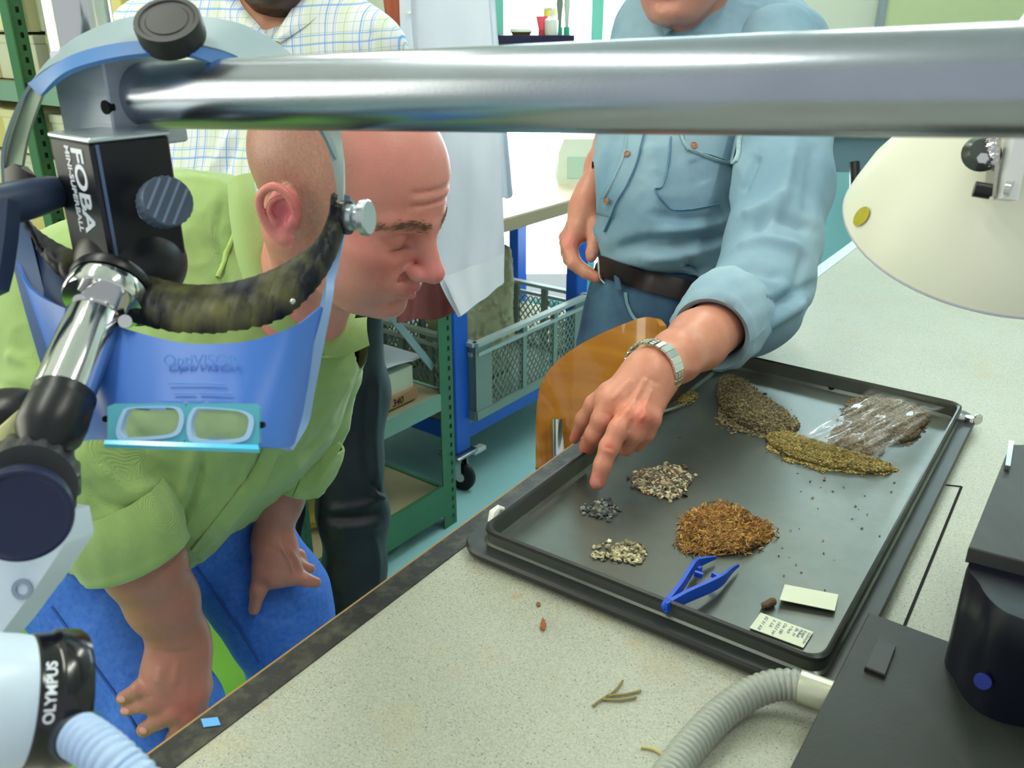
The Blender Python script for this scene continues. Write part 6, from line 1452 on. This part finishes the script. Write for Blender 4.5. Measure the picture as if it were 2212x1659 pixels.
# wristwatch: clasp plate and a ring of metal links round the wrist
wc = W(1410, 799, 1.028); wax = (W(1470, 775, 1.07)-W(1400, 812, 1.02)).normalized()
wt_ = empty('wristwatch', wc); wt_.parent = pd_; wt_.location = wc-Vector(pd_.location)
xx, yy, zz = basis(wax, CD(0, 0, 1)); rw = .0350
lk = mat('watch_steel', (196, 196, 178), .26, .95); cla = mat('clasp_steel', (222, 222, 222), .16, 1)
nL = 26; vdir = CD(0, 0, 1); a0_ = math.atan2(vdir.dot(yy), vdir.dot(xx))
for k in range(nL):
    a = a0_+2*PI*k/nL; rd = xx*math.cos(a)+yy*math.sin(a); tg = zz.cross(rd); p = wc+rd*rw; dl = ((k+nL//2) % nL)-nL//2
    if -2 <= dl <= 2 and False: continue
    m = MB()
    isc = (dl in (-1, 0, 1, -2)) 
    if isc: m.obox(p+rd*.0006, tg, zz, rd, .0088, .0175, .0036, .0005)
    else:
        m.obox(p, tg, zz, rd, .0066, .0062, .0036, .0006); m.obox(p+zz*.0058, tg, zz, rd, .0066, .0050, .0030, .0006); m.obox(p-zz*.0058, tg, zz, rd, .0066, .0050, .0030, .0006)
    o = m.build('clasp' if isc else 'link', cla if isc else lk, wt_, auto=25)

# ---------------------------------------------------------------- 3. the man in the checked shirt
pe = empty('person', (-.42, 1.72, 0), 'standing man in a pale blue checked shirt and dark trousers behind the bald man', 'person')
he_o = W(590, -140, 1.56)
Vh, Fh, Ch, MxE = make_head(he_o, CD(.10, -.30, .93), CD(0, .93, .36), W(575, 120, 1.64), .060, 1.0, 1.0, (206, 150, 118), beard=(34, 28, 26), res=.0034)
s = SDF(); s.ell(W(578, 100, 1.635), (.085, .07, .09), k=.03); s.pchain([(572, -20, 1.60, 58), (577, 70, 1.60, 56)], .03)
s.pchain([(575, 120, 1.67, 70), (560, 560, 1.70, 90)], .03); s.pchain([(560, 120, 1.66, 70), (770, 140, 1.65, 60), (790, 300, 1.68, 44), (766, 480, 1.70, 36), (735, 560, 1.64, 30), (690, 600, 1.56, 28)], .03); s.pchain([(560, 120, 1.66, 70), (345, 140, 1.68, 60), (312, 320, 1.74, 46), (332, 520, 1.74, 36), (340, 620, 1.72, 30)], .03)
Vc, Fc = s.mesh(.006)
V, F, C = merge([(Vh, Fh, Ch), (Vc, Fc, limbcol(Vc, (206, 150, 116)))]); link('body', V, F, skin, pe, cols=C, auto=180)
ck = bpy.data.materials.new('blue_check_cotton'); ck.use_nodes = True; N, L = ck.node_tree.nodes, ck.node_tree.links; b = N['Principled BSDF']; b.inputs['Roughness'].default_value = .85
tc = N.new('ShaderNodeTexCoord'); mp = N.new('ShaderNodeMapping'); mp.inputs['Rotation'].default_value = (0, .03, .2); L.new(tc.outputs['Object'], mp.inputs[0])
nz = N.new('ShaderNodeTexNoise'); nz.inputs['Scale'].default_value = 6; L.new(mp.outputs[0], nz.inputs['Vector']); sx = N.new('ShaderNodeSeparateXYZ')
va = N.new('ShaderNodeVectorMath'); va.operation = 'MULTIPLY_ADD'; L.new(nz.outputs['Color'], va.inputs[0]); va.inputs[1].default_value = (.02, .02, .02); L.new(mp.outputs[0], va.inputs[2]); L.new(va.outputs[0], sx.inputs[0])
def lines(sock, period, ph, wd):
    a = N.new('ShaderNodeMath'); a.operation = 'ADD'; a.inputs[1].default_value = ph+10; L.new(sock, a.inputs[0])
    q = N.new('ShaderNodeMath'); q.operation = 'MODULO'; q.inputs[1].default_value = period; L.new(a.outputs[0], q.inputs[0]); r_ = N.new('ShaderNodeMath'); r_.operation = 'LESS_THAN'; r_.inputs[1].default_value = wd; L.new(q.outputs[0], r_.inputs[0]); return r_.outputs[0]
c = mixc(lines(sx.outputs['X'], .055, .0, .016), s2l((216, 218, 222)), s2l((206, 216, 190)), .7)
for sock, per in ((sx.outputs['X'], .055), (sx.outputs['Z'], .062)):
    c = mixc(lines(sock, per, .008, .0022), c, s2l((116, 166, 222)), .7); c = mixc(lines(sock, per, .022, .0022), c, s2l((96, 156, 226)), .8)
    c = mixc(lines(sock, per/4, .004, .0009), c, s2l((126, 158, 170)), .6)
L.new(c, b.inputs['Base Color'])
s = SDF()
s.pchain([(345, 110, 1.68, 104), (460, 60, 1.66, 100), (660, 60, 1.66, 100), (772, 125, 1.64, 96)], .06)
s.pchain([(470, 150, 1.66, 118), (480, 420, 1.68, 122), (520, 640, 1.72, 122)], .08)
s.pchain([(670, 150, 1.66, 118), (650, 420, 1.68, 122), (640, 640, 1.72, 122)], .08); s.pchain([(560, 150, 1.66, 120), (570, 640, 1.70, 120)], .06)
s.pchain([(772, 125, 1.64, 94), (795, 300, 1.68, 66), (768, 480, 1.70, 55), (730, 560, 1.64, 46)], .04)
s.pchain([(345, 130, 1.68, 95), (310, 320, 1.74, 72), (330, 520, 1.74, 56)], .04)
s.ell(W(572, -30, 1.58), (.055, .08, .09), k=.01, sub=True)
s.cone(W(548, -30, 1.54), W(580, 92, 1.53), .046, .010, .006, sub=True); s.cone(W(612, -30, 1.54), W(582, 92, 1.53), .046, .010, .006, sub=True)
V, F = s.mesh(.0055); V = rough(V, F, .004, 8, 51, (1, 1, .6)); V = folds(V, F, [([(500, 280), (470, 340), (430, 400)], 10, .006), ([(520, 290), (490, 360), (450, 420)], 8, -.006), ([(800, 60), (830, 130)], 10, -.004)])
link('shirt', V, F, ck, pe, auto=180)
for A_, B_ in (([(500, -50, 1.58), (520, 10, 1.55), (560, 60, 1.535), (579, 88, 1.53)], [(448, -50, 1.57), (466, 10, 1.545), (520, 60, 1.53), (566, 102, 1.525)]), ([(655, -50, 1.58), (640, 0, 1.55), (610, 50, 1.535), (584, 90, 1.53)], [(715, -50, 1.57), (708, 6, 1.545), (668, 50, 1.53), (606, 92, 1.525)])):
    A_, B_ = spline(A_, 6), spline(B_, 6); MB().grid([[W(*a).lerp(W(*b_), t)+CD(0, 0, 1)*.008*math.sin(PI*t) for t in (0, .25, .5, .75, 1)] for a, b_ in zip(A_, B_)], .003).build('collar', ck, pe, auto=60)
tr = mat('dark_trousers', (18, 22, 28), .55, col2=(28, 32, 36), nscale=10, bump=.1, bscale=200)
s = SDF()
s.pchain([(590, 620, 1.72, 140), (630, 740, 1.78, 140)], .05)
s.pchain([(720, 660, 1.76, 105), (757, 850, 1.87, 78), (752, 1000, 1.92, 72), (762, 1110, 1.96, 72), (768, 1230, 2.02, 62), (770, 1330, 2.08, 54)], .03)
s.pchain([(560, 700, 1.76, 100), (575, 900, 1.82, 74), (585, 1100, 1.88, 62), (590, 1330, 1.98, 52)], .03)
V, F = s.mesh(.0055); V = rough(V, F, .003, 10, 61, (1, 1, .5))
V = folds(V, F, [([(700, 1100), (760, 1095), (825, 1080)], 9, .008), ([(700, 1120), (770, 1120), (830, 1105)], 8, -.008), ([(720, 1140), (780, 1138), (828, 1130)], 9, .006), ([(815, 800), (808, 950), (815, 1050)], 10, .006), ([(795, 800), (790, 950), (800, 1060)], 9, -.005), ([(800, 1150), (815, 1200), (812, 1290)], 9, .006), ([(800, 1040), (825, 1065)], 7, -.008), ([(805, 1060), (830, 1080)], 7, .008)])
link('trousers', V, F, tr, pe, auto=180)
q1, q2 = W(770, 1330, 2.08), W(590, 1330, 1.98); shoe(q1, -1.2, shm2, pe); shoe(q2, -1.4, shm2, pe)
# hands of the checked man, behind the bald man
